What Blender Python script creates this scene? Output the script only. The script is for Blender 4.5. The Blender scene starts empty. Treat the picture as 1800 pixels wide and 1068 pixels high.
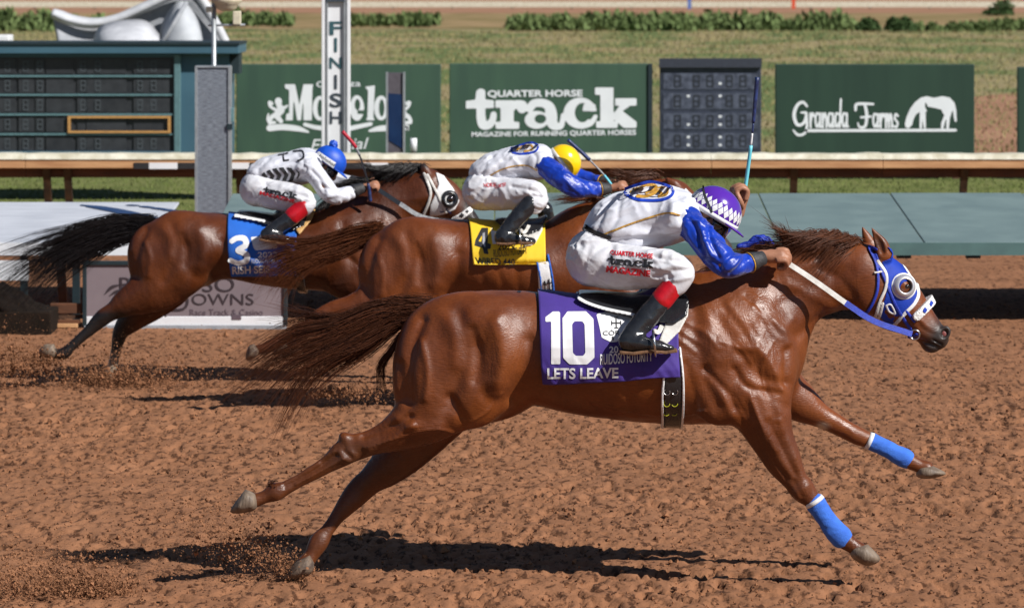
import bpy, bmesh, math, random
import numpy as np
from mathutils import Vector, Matrix
from mathutils.bvhtree import BVHTree
random.seed(7); RNG = np.random.default_rng(11)
S = bpy.context.scene
COL = S.collection
# ------------------------------------------------------------------ camera, sky, sun, exposure
# the photographer stands 16 m from the near horse, eye 2.49 m above the track (on the apron)
F, H, YH, DC = 6880.0, 2.493, -50.0, 16.0
cam_d = bpy.data.cameras.new('camera'); cam = bpy.data.objects.new('camera', cam_d); COL.objects.link(cam)
cam.location = (0, -DC, H); cam.rotation_euler = (math.radians(90), 0, 0)
cam_d.sensor_width = 36; cam_d.lens = F/1800*36; cam_d.shift_y = (YH-534)/1800
cam_d.clip_start = 0.5; cam_d.clip_end = 6000
cam_d.dof.use_dof = True; cam_d.dof.focus_distance = DC-0.15; cam_d.dof.aperture_fstop = 8.0
S.camera = cam
SUN_DIR = Vector((1.0, -0.76, 1.02)).normalized()          # towards the sun
w = bpy.data.worlds.new('World'); S.world = w; w.use_nodes = True
nt = w.node_tree; nt.nodes.clear()
wo = nt.nodes.new('ShaderNodeOutputWorld'); bg = nt.nodes.new('ShaderNodeBackground'); sk = nt.nodes.new('ShaderNodeTexSky')
sk.sky_type = 'NISHITA'; sk.sun_disc = False
sk.sun_elevation = math.asin(SUN_DIR.z); sk.sun_rotation = math.atan2(SUN_DIR.x, SUN_DIR.y)
sk.altitude = 2000; sk.air_density = 1.0; sk.dust_density = 0.6
bg.inputs[1].default_value = 0.05
nt.links.new(sk.outputs[0], bg.inputs[0]); nt.links.new(bg.outputs[0], wo.inputs[0])
sl = bpy.data.lights.new('sun', 'SUN'); sl.energy = 4.9; sl.angle = math.radians(0.53); sl.color = (1, .965, .915)
so = bpy.data.objects.new('sun', sl); COL.objects.link(so); so.location = (20, -20, 30)
so.rotation_euler = SUN_DIR.to_track_quat('Z', 'Y').to_euler()
S.view_settings.view_transform = 'Standard'; S.view_settings.look = 'None'
S.view_settings.exposure = 0.45; S.view_settings.gamma = 1.0; S.view_settings.use_curve_mapping = False
S.render.engine = 'CYCLES'; S.cycles.use_denoising = True; S.cycles.max_bounces = 6

# ------------------------------------------------------------------ helpers
def W(px, py, Y):
    "photo pixel + depth behind the near horse (m) -> world point"
    D = Y+DC
    return np.array(((px-900)*D/F, Y, H-(py-YH)*D/F))
def PXM(Y): return F/(Y+DC)                      # pixels per metre at depth Y
def GY(py): return F*H/(py-YH)-DC                # depth of a ground point seen at row py
def srgb(r, g, b):
    f = lambda c: (c/255/12.92) if c/255 <= .04045 else ((c/255+.055)/1.055)**2.4
    return (f(r), f(g), f(b))
# --- numpy noise
def _hash(i, j, k, seed):
    n = (i*374761393+j*668265263+k*2147483647+seed*974711) & 0xFFFFFFFF
    n = ((n ^ (n >> 13))*1274126177) & 0xFFFFFFFF
    n = n ^ (n >> 16)
    return (n & 0xFFFF)/65535.0
def vnoise(p, seed=0):
    p = np.asarray(p, float); ip = np.floor(p).astype(np.int64); f = p-ip; f = f*f*(3-2*f)
    r = 0
    for dx in (0, 1):
        for dy in (0, 1):
            for dz in (0, 1):
                wgt = (f[:, 0] if dx else 1-f[:, 0])*(f[:, 1] if dy else 1-f[:, 1])*(f[:, 2] if dz else 1-f[:, 2])
                r = r+wgt*_hash(ip[:, 0]+dx, ip[:, 1]+dy, ip[:, 2]+dz, seed)
    return r
def fbm(p, oct=3, seed=0):
    a, s, t = .5, 0, 0
    for o in range(oct):
        s = s+a*vnoise(p*2**o, seed+o); t += a; a *= .5
    return s/t
# --- objects
def tag(o, label=None, cat=None, group=None, kind=None):
    if label: o['label'] = label
    if cat: o['category'] = cat
    if group: o['group'] = group
    if kind: o['kind'] = kind
    return o
def root_of(o):
    while o.parent: o = o.parent
    return o
def empty(name, loc, label, cat, group=None):
    e = bpy.data.objects.new(name, None); COL.objects.link(e); e.location = [float(c) for c in loc]
    e.empty_display_size = .2
    return tag(e, label, cat, group)
def mesh_np(name, v, f, smooth=True):
    v = np.asarray(v, np.float32); me = bpy.data.meshes.new(name)
    if isinstance(f, np.ndarray):
        n = f.shape[1]; me.vertices.add(len(v)); me.vertices.foreach_set('co', v.ravel())
        me.loops.add(f.size); me.loops.foreach_set('vertex_index', f.astype(np.int32).ravel())
        me.polygons.add(len(f)); me.polygons.foreach_set('loop_start', np.arange(0, f.size, n, dtype=np.int32))
        me.polygons.foreach_set('loop_total', np.full(len(f), n, np.int32)); me.update(calc_edges=True)
    else:
        me.from_pydata(v.tolist(), [], f)
    me.validate()
    me.polygons.foreach_set('use_smooth', np.full(len(me.polygons), smooth)); me.update()
    return me
def obj(name, v, f, m, parent=None, smooth=True, col=None):
    v = np.asarray(v, float)
    if parent is not None: v = v-np.array(root_of(parent).location)
    me = mesh_np(name, v, f, smooth)
    if col is not None:
        a = me.color_attributes.new('Col', 'FLOAT_COLOR', 'POINT')
        c = np.ones((len(v), 4), np.float32); c[:, :col.shape[1]] = col; a.data.foreach_set('color', c.ravel())
    if m is not None: me.materials.append(m)
    o = bpy.data.objects.new(name, me); COL.objects.link(o)
    if parent is not None: o.parent = parent
    return o
def solid(o, t, off=0, bev=0):
    md = o.modifiers.new('thick', 'SOLIDIFY'); md.thickness = t; md.offset = off
    return o
def bevel(o, wdt, seg=2):
    md = o.modifiers.new('bev', 'BEVEL'); md.width = wdt; md.segments = seg; md.limit_method = 'ANGLE'
    return o
class MB:
    "collects polygons for one mesh"
    def __init__(s): s.v = []; s.f = []
    def add(s, v, f):
        n = len(s.v); s.v += [tuple(map(float, p)) for p in v]; s.f += [tuple(i+n for i in q) for q in f]; return s
    def box(s, a, b):
        (x0, y0, z0), (x1, y1, z1) = a, b
        return s.add([(x0,y0,z0),(x1,y0,z0),(x1,y1,z0),(x0,y1,z0),(x0,y0,z1),(x1,y0,z1),(x1,y1,z1),(x0,y1,z1)],
                     [(0,3,2,1),(4,5,6,7),(0,1,5,4),(1,2,6,5),(2,3,7,6),(3,0,4,7)])
    def hexa(s, p8):
        return s.add(p8, [(0,3,2,1),(4,5,6,7),(0,1,5,4),(1,2,6,5),(2,3,7,6),(3,0,4,7)])
    def tube(s, pts, rad, n=8, cap=True):
        pts = [Vector(p) for p in pts]; rad = rad if hasattr(rad, '__len__') else [rad]*len(pts)
        V = []; Fc = []; up = None
        for i, p in enumerate(pts):
            t = (pts[min(i+1, len(pts)-1)]-pts[max(i-1, 0)]).normalized()
            if up is None: up = t.orthogonal().normalized()
            up = (up-t*up.dot(t)).normalized(); sd = t.cross(up)
            for k in range(n):
                a = 2*math.pi*k/n; V.append(p+(up*math.cos(a)+sd*math.sin(a))*rad[i])
        for i in range(len(pts)-1):
            for k in range(n):
                a = i*n+k; b = i*n+(k+1) % n; Fc.append((a, b, b+n, a+n))
        if cap: Fc.append(tuple(range(n))[::-1]); Fc.append(tuple(range((len(pts)-1)*n, len(pts)*n)))
        return s.add(V, Fc)
    def lathe(s, prof, base, axis=(0, 0, 1), n=20):
        ax = Vector(axis).normalized(); u = ax.orthogonal().normalized(); q = ax.cross(u); b = Vector(base); V = []; Fc = []
        for r, h in prof:
            for k in range(n):
                a = 2*math.pi*k/n; V.append(b+ax*h+(u*math.cos(a)+q*math.sin(a))*r)
        for i in range(len(prof)-1):
            for k in range(n):
                a = i*n+k; c = i*n+(k+1) % n; Fc.append((a, c, c+n, a+n))
        return s.add(V, Fc)
    def build(s, name, m, parent=None, smooth=False):
        return obj(name, np.array(s.v), s.f, m, parent, smooth)
# --- spline helpers
def crom(P, n=6):
    P = np.asarray(P, float); Q = np.vstack([2*P[0]-P[1], P, 2*P[-1]-P[-2]]); out = []
    for i in range(1, len(Q)-2):
        p0, p1, p2, p3 = Q[i-1:i+3]
        for k in range(n):
            t = k/n
            out.append(.5*((2*p1)+(-p0+p2)*t+(2*p0-5*p1+4*p2-p3)*t*t+(-p0+3*p1-3*p2+p3)*t**3))
    out.append(P[-1]); return np.array(out)
# --- implicit surfaces: smooth unions of tapered elliptic tubes and ellipsoids, polygonised by surface nets
def smin(a, b, k):
    if k <= 0: return np.minimum(a, b)
    h = np.maximum(k-np.abs(a-b), 0)/k
    return np.minimum(a, b)-h*h*k*.25
class Field:
    def __init__(s): s.p = []
    def tube(s, st, k=.03, sub=False, n=5, spline=True):
        "stations (x,y,z,a,b): a = half thickness in the x-z plane, b = half thickness across"
        st = np.asarray(st, float); st = crom(st, n) if (spline and len(st) > 2) else st
        st[:, 3:] = np.maximum(st[:, 3:], .002)
        s.p.append(('t', st, k, sub)); return s
    def ball(s, c, r, k=.03, sub=False, ang=0.0):
        s.p.append(('e', np.array(c, float), np.array(r, float), k, sub, ang)); return s
    def bounds(s, pad=.03):
        lo = np.full(3, 9e9); hi = -lo
        for q in s.p:
            if q[-1] is True or (q[0] == 'e' and q[4]) or (q[0] == 't' and q[3]): continue
            if q[0] == 't':
                r = np.maximum(q[1][:, 3], q[1][:, 4])[:, None]
                lo = np.minimum(lo, (q[1][:, :3]-r).min(0)); hi = np.maximum(hi, (q[1][:, :3]+r).max(0))
            else:
                r = q[2].max(); lo = np.minimum(lo, q[1]-r); hi = np.maximum(hi, q[1]+r)
        return lo-pad, hi+pad
    def eval(s, lo, hi, res):
        n = np.ceil((hi-lo)/res).astype(int)+1
        ax = [lo[i]+np.arange(n[i])*res for i in range(3)]
        V = np.full(n, .3, np.float32)
        def win(a, b):
            i0 = np.maximum(np.floor((a-lo)/res).astype(int), 0); i1 = np.minimum(np.ceil((b-lo)/res).astype(int)+1, n)
            return (i0, i1) if (i1 > i0).all() else None
        def pts(i0, i1):
            return (ax[0][i0[0]:i1[0], None, None].astype(np.float32), ax[1][None, i0[1]:i1[1], None].astype(np.float32), ax[2][None, None, i0[2]:i1[2]].astype(np.float32))
        for q in s.p:
            if q[0] == 't':
                _, st, k, sub = q; m = k+3*res+.02
                r = np.maximum(st[:, 3], st[:, 4])
                a = (st[:, :3]-r[:, None]).min(0)-m; b = (st[:, :3]+r[:, None]).max(0)+m
                wn = win(a, b)
                if wn is None: continue
                i0, i1 = wn; T = np.full(i1-i0, .3, np.float32)
                for j in range(len(st)-1):
                    p0, p1 = st[j], st[j+1]; rr = max(r[j], r[j+1])+m
                    w2 = win(np.minimum(p0[:3], p1[:3])-rr, np.maximum(p0[:3], p1[:3])+rr)
                    if w2 is None: continue
                    j0, j1 = np.maximum(w2[0], i0), np.minimum(w2[1], i1)
                    if not (j1 > j0).all(): continue
                    X, Y, Z = pts(j0, j1); d = p1[:3]-p0[:3]; L2 = float(d@d)+1e-12
                    rx, ry, rz = X-p0[0], Y-p0[1], Z-p0[2]
                    t = np.clip((rx*d[0]+ry*d[1]+rz*d[2])/L2, 0, 1)
                    rx, ry, rz = rx-t*d[0], ry-t*d[1], rz-t*d[2]
                    A = p0[3]+t*(p1[3]-p0[3]); B = p0[4]+t*(p1[4]-p0[4])
                    q2 = rx*rx+rz*rz
                    k0 = np.sqrt(q2/(A*A)+ry*ry/(B*B)); k1 = np.sqrt(q2/A**4+ry*ry/B**4)+1e-9
                    dd = np.where(k0 < .05, -np.minimum(A, B), k0*(k0-1)/k1)
                    sl_ = tuple(slice(j0[c]-i0[c], j1[c]-i0[c]) for c in range(3))
                    T[sl_] = np.minimum(T[sl_], dd)
            else:
                _, c, r, k, sub, ang = q; m = k+3*res+.02; rm = r.max()+m
                wn = win(c-rm, c+rm)
                if wn is None: continue
                i0, i1 = wn; X, Y, Z = pts(i0, i1); rx, ry, rz = X-c[0], Y-c[1], Z-c[2]
                ca, sa = math.cos(ang), math.sin(ang); u = rx*ca+rz*sa; v = -rx*sa+rz*ca
                k0 = np.sqrt((u/r[0])**2+(ry/r[1])**2+(v/r[2])**2); k1 = np.sqrt((u/r[0]**2)**2+(ry/r[1]**2)**2+(v/r[2]**2)**2)+1e-9
                T = np.where(k0 < .05, -r.min(), k0*(k0-1)/k1)
            sl_ = tuple(slice(i0[c], i1[c]) for c in range(3))
            V[sl_] = -smin(-V[sl_], T, k) if sub else smin(V[sl_], T, k)
        return V, ax
    def mesh(s, res, lo=None, hi=None, mod=None):
        if lo is None: lo, hi = s.bounds()
        lo, hi = np.array(lo, float), np.array(hi, float)
        V, ax = s.eval(lo, hi, res)
        if mod is not None: V = mod(V, ax)
        return snets(V, lo, res)
def snets(V, lo, res):
    V = V.copy()
    for a in range(3):
        sl = [slice(None)]*3
        for e in (0, -1): sl[a] = e; V[tuple(sl)] = np.maximum(V[tuple(sl)], 1e-4)
    I = V < 0; n = np.array(V.shape)
    c8 = [(a, b, c) for a in (0, 1) for b in (0, 1) for c in (0, 1)]
    cnt = sum(I[a:n[0]-1+a, b:n[1]-1+b, c:n[2]-1+c].astype(np.int8) for a, b, c in c8)
    act = np.argwhere((cnt > 0) & (cnt < 8)); del cnt
    val = np.stack([V[act[:, 0]+a, act[:, 1]+b, act[:, 2]+c] for a, b, c in c8], 1)
    acc = np.zeros((len(act), 3)); num = np.zeros(len(act)); c8a = np.array(c8, float)
    for i in range(8):
        for j in range(i+1, 8):
            if sum(abs(c8[i][q]-c8[j][q]) for q in range(3)) != 1: continue
            a, b = val[:, i], val[:, j]; m = (a < 0) != (b < 0)
            t = np.where(m, a/np.where(m, a-b, 1), 0)
            acc += m[:, None]*(c8a[i]+t[:, None]*(c8a[j]-c8a[i])); num += m
    vert = lo+(act+acc/num[:, None])*res
    idx = np.full(n-1, -1, np.int32); idx[act[:, 0], act[:, 1], act[:, 2]] = np.arange(len(act))
    Fs = []
    for a in range(3):
        b, c = (a+1) % 3, (a+2) % 3
        s0 = [slice(None)]*3; s1 = [slice(None)]*3; s0[a] = slice(0, -1); s1[a] = slice(1, None)
        d = I[tuple(s0)].astype(np.int8)-I[tuple(s1)].astype(np.int8)
        e = np.argwhere(d != 0); e = e[(e[:, b] > 0) & (e[:, c] > 0) & (e[:, b] < n[b]-1) & (e[:, c] < n[c]-1)]
        sg = d[e[:, 0], e[:, 1], e[:, 2]]; q = []
        for db, dc in ((1, 1), (0, 1), (0, 0), (1, 0)):
            g = e.copy(); g[:, b] -= db; g[:, c] -= dc; q.append(idx[g[:, 0], g[:, 1], g[:, 2]])
        q = np.stack(q, 1); q[sg < 0] = q[sg < 0][:, ::-1]; Fs.append(q)
    f = np.vstack(Fs); f = f[(f >= 0).all(1)]
    return vert, f
def vnormals(v, f):
    n = np.cross(v[f[:, 2]]-v[f[:, 0]], v[f[:, 3]]-v[f[:, 1]])
    N = np.zeros_like(v)
    for k in range(4): np.add.at(N, f[:, k], n)
    return N/(np.linalg.norm(N, axis=1, keepdims=True)+1e-12)
def bvh_of(v, f): return BVHTree.FromPolygons([tuple(map(float, p)) for p in v], [tuple(map(int, q)) for q in f])
# --- 2-D distance helpers
def seg_d(X, Z, pts, wd=None):
    "distance to a polyline; wd = per-point radius"
    best = None
    for i in range(len(pts)-1):
        (x0, z0), (x1, z1) = pts[i][:2], pts[i+1][:2]; dx, dz = x1-x0, z1-z0; L = dx*dx+dz*dz+1e-12
        t = np.clip(((X-x0)*dx+(Z-z0)*dz)/L, 0, 1); d = np.hypot(X-x0-t*dx, Z-z0-t*dz)
        if wd is not None: d = d-(wd[i]+t*(wd[i+1]-wd[i]))
        best = d if best is None else np.minimum(best, d)
    return best
def poly_d(X, Z, P):
    P = list(P); d = seg_d(X, Z, P+[P[0]]); ins = np.zeros(np.shape(d), bool)
    for i in range(len(P)):
        (x0, z0), (x1, z1) = P[i], P[(i+1) % len(P)]
        c = ((z0 > Z) != (z1 > Z)) & (X < (x1-x0)*(Z-z0)/((z1-z0) if z1 != z0 else 1e-9)+x0); ins ^= c
    return np.where(ins, -d, d)
def shape2d(prims, step):
    """flat shape from 2-D strokes and polygons -> verts (n,2), faces. prims: ('s', pts, width or [widths]) stroke, ('c', ...) curved stroke,
    ('p', pts) polygon, ('o', cx, cy, rx, ry) ellipse; a leading '-' cuts."""
    xs = []; zs = []
    for p in prims:
        q = p[1:] if p[0] != '-' else p[2:]; kd = p[0] if p[0] != '-' else p[1]
        if kd == 'o': xs += [q[0]-q[2], q[0]+q[2]]; zs += [q[1]-q[3], q[1]+q[3]]
        else:
            wd = 0 if kd == 'p' else (max(q[1]) if hasattr(q[1], '__len__') else q[1])
            xs += [a[0]-wd for a in q[0]]+[a[0]+wd for a in q[0]]; zs += [a[1]-wd for a in q[0]]+[a[1]+wd for a in q[0]]
    x = np.arange(min(xs)-2*step, max(xs)+3*step, step); z = np.arange(min(zs)-2*step, max(zs)+3*step, step)
    X, Z = np.meshgrid(x, z, indexing='ij'); V = np.full(X.shape, 1e6)
    for p in prims:
        sub = p[0] == '-'; q = p[1:] if sub else p; kd = q[0]
        if kd == 'o':
            k0 = np.hypot((X-q[1])/q[3], (Z-q[2])/q[4]); d = (k0-1)*min(q[3], q[4])
        elif kd == 'p': d = poly_d(X, Z, q[1])
        else:
            pts = np.array(q[1], float); wd = np.array(q[2] if hasattr(q[2], '__len__') else [q[2]]*len(pts), float)/2
            if kd == 'c':
                e = crom(np.column_stack([pts, wd]), 6); pts, wd = e[:, :2], e[:, 2]
            d = seg_d(X, Z, pts.tolist(), wd)
        V = np.maximum(V, -d) if sub else np.minimum(V, d)
    V[np.abs(V) < 1e-9] = 1e-9
    I = V < 0; n0, n1 = V.shape; vid = {}; verts = []; faces = []
    def gv(i, j):
        k = (i, j)
        if k not in vid: vid[k] = len(verts); verts.append((x[i], z[j]))
        return vid[k]
    def ge(i, j, k, l):
        e = (i, j, k, l) if (i, j) < (k, l) else (k, l, i, j)
        if e not in vid:
            a, b = V[e[0], e[1]], V[e[2], e[3]]; t = a/(a-b); vid[e] = len(verts)
            verts.append((x[e[0]]+t*(x[e[2]]-x[e[0]]), z[e[1]]+t*(z[e[3]]-z[e[1]])))
        return vid[e]
    any_ = I[:-1, :-1] | I[1:, :-1] | I[:-1, 1:] | I[1:, 1:]
    for i, j in np.argwhere(any_):
        cs = ((i, j), (i+1, j), (i+1, j+1), (i, j+1)); poly = []
        for a in range(4):
            p, q = cs[a], cs[(a+1) % 4]
            if I[p]: poly.append(gv(*p))
            if I[p] != I[q]: poly.append(ge(*p, *q))
        if len(poly) > 2: faces.append(tuple(poly))
    return np.array(verts), faces
_tc = {}
def text2d(s, bold=0.0, cut=0):
    "lettering in the built-in face, normalised to the unit box (y down) -> verts, faces, aspect"
    key = (s, bold, cut)
    if key in _tc: return _tc[key]
    cu = bpy.data.curves.new('txt', 'FONT'); cu.body = s; cu.size = 1; cu.offset = bold; cu.resolution_u = 4
    o = bpy.data.objects.new('txt', cu); COL.objects.link(o); dg = bpy.context.evaluated_depsgraph_get()
    me = bpy.data.meshes.new_from_object(o.evaluated_get(dg)); bm = bmesh.new(); bm.from_mesh(me)
    bmesh.ops.remove_doubles(bm, verts=bm.verts, dist=1e-5)
    xs = [v.co.x for v in bm.verts]; ys = [v.co.y for v in bm.verts]; x0, x1, y0, y1 = min(xs), max(xs), min(ys), max(ys)
    if cut:
        for k in range(1, cut*max(1, int((x1-x0)/(y1-y0)))):
            g = bm.verts[:]+bm.edges[:]+bm.faces[:]; c = x0+(x1-x0)*k/(cut*max(1, int((x1-x0)/(y1-y0))))
            bmesh.ops.bisect_plane(bm, geom=g, plane_co=(c, 0, 0), plane_no=(1, 0, 0))
        for k in range(1, cut):
            g = bm.verts[:]+bm.edges[:]+bm.faces[:]
            bmesh.ops.bisect_plane(bm, geom=g, plane_co=(0, y0+(y1-y0)*k/cut, 0), plane_no=(0, 1, 0))
    bm.verts.index_update()
    V = np.array([((v.co.x-x0)/(x1-x0), 1-(v.co.y-y0)/(y1-y0)) for v in bm.verts]); Fc = [tuple(v.index for v in f.verts) for f in bm.faces]
    bm.free(); bpy.data.objects.remove(o); bpy.data.meshes.remove(me)
    _tc[key] = (V, Fc, (x1-x0)/(y1-y0)); return _tc[key]
def quad_map(V, q):
    "unit box -> quad TL,TR,BR,BL"
    q = np.array(q, float); u, v = V[:, :1], V[:, 1:2]
    return (1-u)*(1-v)*q[0]+u*(1-v)*q[1]+u*v*q[2]+(1-u)*v*q[3]
def flat_sign(name, V2, Fc, Y, m, parent, t=.004):
    "print standing on a board's face at depth Y (given in photo pixels)"
    v = np.array([W(p[0], p[1], Y) for p in V2]); return obj(name, v, Fc, m, parent, False)
def wrap_print(name, V2, Fc, bvh, Yg, m, parent, off=.003):
    "print laid onto a curved surface: points given in photo pixels, dropped on the surface from the near side"
    P = np.array([W(p[0], p[1], Yg) for p in V2]); last = Yg
    for p in P:
        h = bvh.ray_cast(Vector((p[0], Yg-1.2, p[2])), Vector((0, 1, 0)))
        if h[0] is not None: last = h[0].y
        p[1] = last-off
    return obj(name, P, Fc, m, parent, False)
# --- materials
M = {}
def mat(name, col, rough=.6, col2=None, scale=20., bump=0., bscale=None, spec=.5, metal=0., sheen=0., coat=0., stretch=None, detail=4., attr=None, ramp=(.35, .65), coatr=.1, trans=0.):
    m = bpy.data.materials.new(name); m.use_nodes = True; n = m.node_tree; L = n.links.new
    b = n.nodes['Principled BSDF']; b.inputs['Roughness'].default_value = rough; b.inputs['Specular IOR Level'].default_value = spec
    b.inputs['Metallic'].default_value = metal; b.inputs['Coat Weight'].default_value = coat; b.inputs['Coat Roughness'].default_value = coatr
    if sheen: b.inputs['Sheen Weight'].default_value = sheen; b.inputs['Sheen Roughness'].default_value = .4
    col2 = col2 or tuple(c*.8 for c in col)
    tc = n.nodes.new('ShaderNodeTexCoord'); src = tc.outputs['Object']
    if stretch:
        mp = n.nodes.new('ShaderNodeMapping'); mp.inputs['Scale'].default_value = stretch; L(src, mp.inputs[0]); src = mp.outputs[0]
    no = n.nodes.new('ShaderNodeTexNoise'); no.inputs['Scale'].default_value = scale; no.inputs['Detail'].default_value = detail; L(src, no.inputs['Vector'])
    cr = n.nodes.new('ShaderNodeValToRGB'); cr.color_ramp.elements[0].position, cr.color_ramp.elements[1].position = ramp
    cr.color_ramp.elements[0].color = (*col2, 1); cr.color_ramp.elements[1].color = (*col, 1); L(no.outputs[0], cr.inputs[0]); out = cr.outputs[0]
    if attr:                                                     # markings of the coat: mix towards other colours by vertex masks
        at = n.nodes.new('ShaderNodeAttribute'); at.attribute_name = 'Col'; sp = n.nodes.new('ShaderNodeSeparateColor'); L(at.outputs['Color'], sp.inputs[0])
        for ch, c in attr:
            mx = n.nodes.new('ShaderNodeMix'); mx.data_type = 'RGBA'; mx.inputs[7].default_value = (*c, 1)
            L(sp.outputs[ch], mx.inputs[0]); L(out, mx.inputs[6]); out = mx.outputs[2]
    L(out, b.inputs['Base Color'])
    if bump:
        n2 = n.nodes.new('ShaderNodeTexNoise'); n2.inputs['Scale'].default_value = bscale or scale*3; n2.inputs['Detail'].default_value = 5; L(src, n2.inputs['Vector'])
        bp = n.nodes.new('ShaderNodeBump'); bp.inputs['Strength'].default_value = bump; bp.inputs['Distance'].default_value = .01; L(n2.outputs[0], bp.inputs['Height']); L(bp.outputs[0], b.inputs['Normal'])
    return m
# ------------------------------------------------------------------ the setting
def struct(name, v, f, m, parent=None, smooth=True):
    o = obj(name, v, f, m, parent, smooth)
    if parent is None: o['kind'] = 'structure'
    return o
def dirt_mat():
    m = mat('track_dirt', (.280, .130, .066), .95, (.205, .092, .045), 2.2, .55, 75, spec=.15, detail=8, ramp=(.25, .7)); n = m.node_tree; L = n.links.new; b = n.nodes['Principled BSDF']
    src = b.inputs['Base Color'].links[0].from_socket; tc = n.nodes.new('ShaderNodeTexCoord')
    no = n.nodes.new('ShaderNodeTexNoise'); no.inputs['Scale'].default_value = 22; no.inputs['Detail'].default_value = 7; no.inputs['Roughness'].default_value = .65; mp_ = n.nodes.new('ShaderNodeMapping'); mp_.inputs['Scale'].default_value = (1, .38, 1); L(tc.outputs['Object'], mp_.inputs[0]); L(mp_.outputs[0], no.inputs['Vector'])
    cr = n.nodes.new('ShaderNodeValToRGB'); cr.color_ramp.elements[0].position = .40; cr.color_ramp.elements[1].position = .475; cr.color_ramp.elements[0].color = (.30, .27, .25, 1); cr.color_ramp.elements[1].color = (1, 1, 1, 1); L(no.outputs[0], cr.inputs[0])
    mx = n.nodes.new('ShaderNodeMix'); mx.data_type = 'RGBA'; mx.blend_type = 'MULTIPLY'; mx.inputs[0].default_value = 1; L(src, mx.inputs[6]); L(cr.outputs[0], mx.inputs[7]); L(mx.outputs[2], b.inputs['Base Color'])
    return m
M['dirt'] = dirt_mat()
M['grass'] = mat('infield_grass', (.245, .200, .105), .95, (.105, .140, .050), .42, .5, 30, spec=.1, detail=10, ramp=(.44, .55), stretch=(.7, .25, 1))
M['turf'] = mat('green_turf', (.150, .160, .055), .95, (.095, .115, .034), 3.0, .5, 60, spec=.1, detail=8, stretch=(1, .4, 1))
M['straw'] = mat('dry_grass', (.29, .20, .105), .95, (.16, .125, .05), .5, .5, 20, spec=.1, detail=9, stretch=(.6, .25, 1))
M['far_dirt'] = mat('backstretch_dirt', (.32, .175, .11), .95, (.25, .135, .08), .2, spec=.1)
# ground sheets, a few millimetres above one another
struct('terrain', [(-2500,-60,-.07),(2500,-60,-.07),(2500,4500,-.07),(-2500,4500,-.07)], [(0,1,2,3)], M['straw'])
struct('track_base', [(-400,-40,-.045),(400,-40,-.045),(400,21,-.045),(-400,21,-.045)], [(0,1,2,3)], M['dirt'])
def relief(x, y):
    p = np.stack([x, y, np.zeros_like(x)], 1)
    h = (fbm(p*np.array([.55, .5, 1]), 3, 21)-.5)*.05
    a = fbm(p*np.array([9., 6., 1]), 2, 31); wp = np.stack([fbm(p*np.array([7., 5., 1]), 2, 51)-.5, fbm(p*np.array([7., 5., 1])+9, 2, 53)-.5, 0*x], 1)*np.array([.16, .3, 0]); b = fbm((p+wp)*np.array([21., 8., 1]), 3, 41); c = fbm((p-wp)*np.array([34., 13, 1]), 2, 43); d = vnoise(p*np.array([60., 40, 1]), 47)
    rough = .25+1.1*fbm(p*np.array([.9, .7, 1]), 2, 77)
    far = np.clip((12-y)/6, .3, 1)
    return h+rough*far*((a-.5)*.003-np.clip(b-.60, 0, .10)*.17-np.clip(c-.605, 0, .10)*.22+(d-.5)*.009+np.sin(y*17+4*fbm(p*np.array([.5, .9, 1]), 2, 63))*.0022)
x = np.arange(-5.0, 5.01, .0155); y = np.concatenate([np.arange(-2.6, 6, .034), np.arange(6, 10, .05), np.arange(10, 18.01, .08)]); X_, Y_ = np.meshgrid(x, y, indexing='ij'); fx, fy = X_.ravel(), Y_.ravel()
ed = np.clip(np.minimum.reduce([fx+5.0, 5.0-fx, fy+2.6, 18.0-fy])/.8, 0, 1); z = relief(fx, fy)*ed-(1-ed)*.03
nx, ny = len(x), len(y); ii = (np.arange(nx-1)[:, None]*ny+np.arange(ny-1)[None, :]).ravel()
struct('track_surface', np.stack([fx, fy, z], 1), np.stack([ii, ii+ny, ii+ny+1, ii+1], 1), M['dirt'])
def ground_z(px, py): return float(relief(np.array([px]), np.array([py]))[0])
# loose clods lying on the harrowed track
def clods(name, C, R, m, seed=1):
    rg = np.random.default_rng(seed); n = len(C)
    ico = np.array([(1,0,0),(-1,0,0),(0,1,0),(0,-1,0),(0,0,1),(0,0,-1)], float)
    fc = np.array([(0,2,4),(2,1,4),(1,3,4),(3,0,4),(2,0,5),(1,2,5),(3,1,5),(0,3,5)])
    rot = rg.normal(size=(n, 3, 3)); rot = np.linalg.qr(rot)[0]
    V = np.einsum('kj,nij->nki', ico, rot)*R[:, None, None]*rg.uniform(.6, 1.35, (n, 6, 1))+C[:, None]
    return obj(name, V.reshape(-1, 3), (fc[None]+np.arange(n)[:, None, None]*6).reshape(-1, 3), m, None, False)
rg = np.random.default_rng(5); n = 11000; cx = rg.uniform(-5, 5, n); cy = -2+rg.random(n)**1.25*17
M['dark_dirt'] = mat('dark_dirt', (.085, .039, .021), .95, (.050, .023, .013), 30, .5, 90, spec=.15)  # darker brown for the clods that speckle the track
n2 = 15000; dx_ = rg.uniform(-5, 5, n2); dy_ = -2+rg.random(n2)**1.2*16
tag(clods('dark_clods', np.stack([dx_, dy_, relief(dx_, dy_)+.002], 1), rg.gamma(1.2, .0022, n2)+.002, M['dark_dirt'], 3), 'dark clods lying among the pale track dirt', 'dirt', kind='stuff')
tag(clods('loose_clods', np.stack([cx, cy, relief(cx, cy)+.004], 1), rg.gamma(1.4, .0026, n)+.0025, M['dirt']), 'loose brown dirt clods scattered over the harrowed track', 'dirt', kind='stuff')
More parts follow.
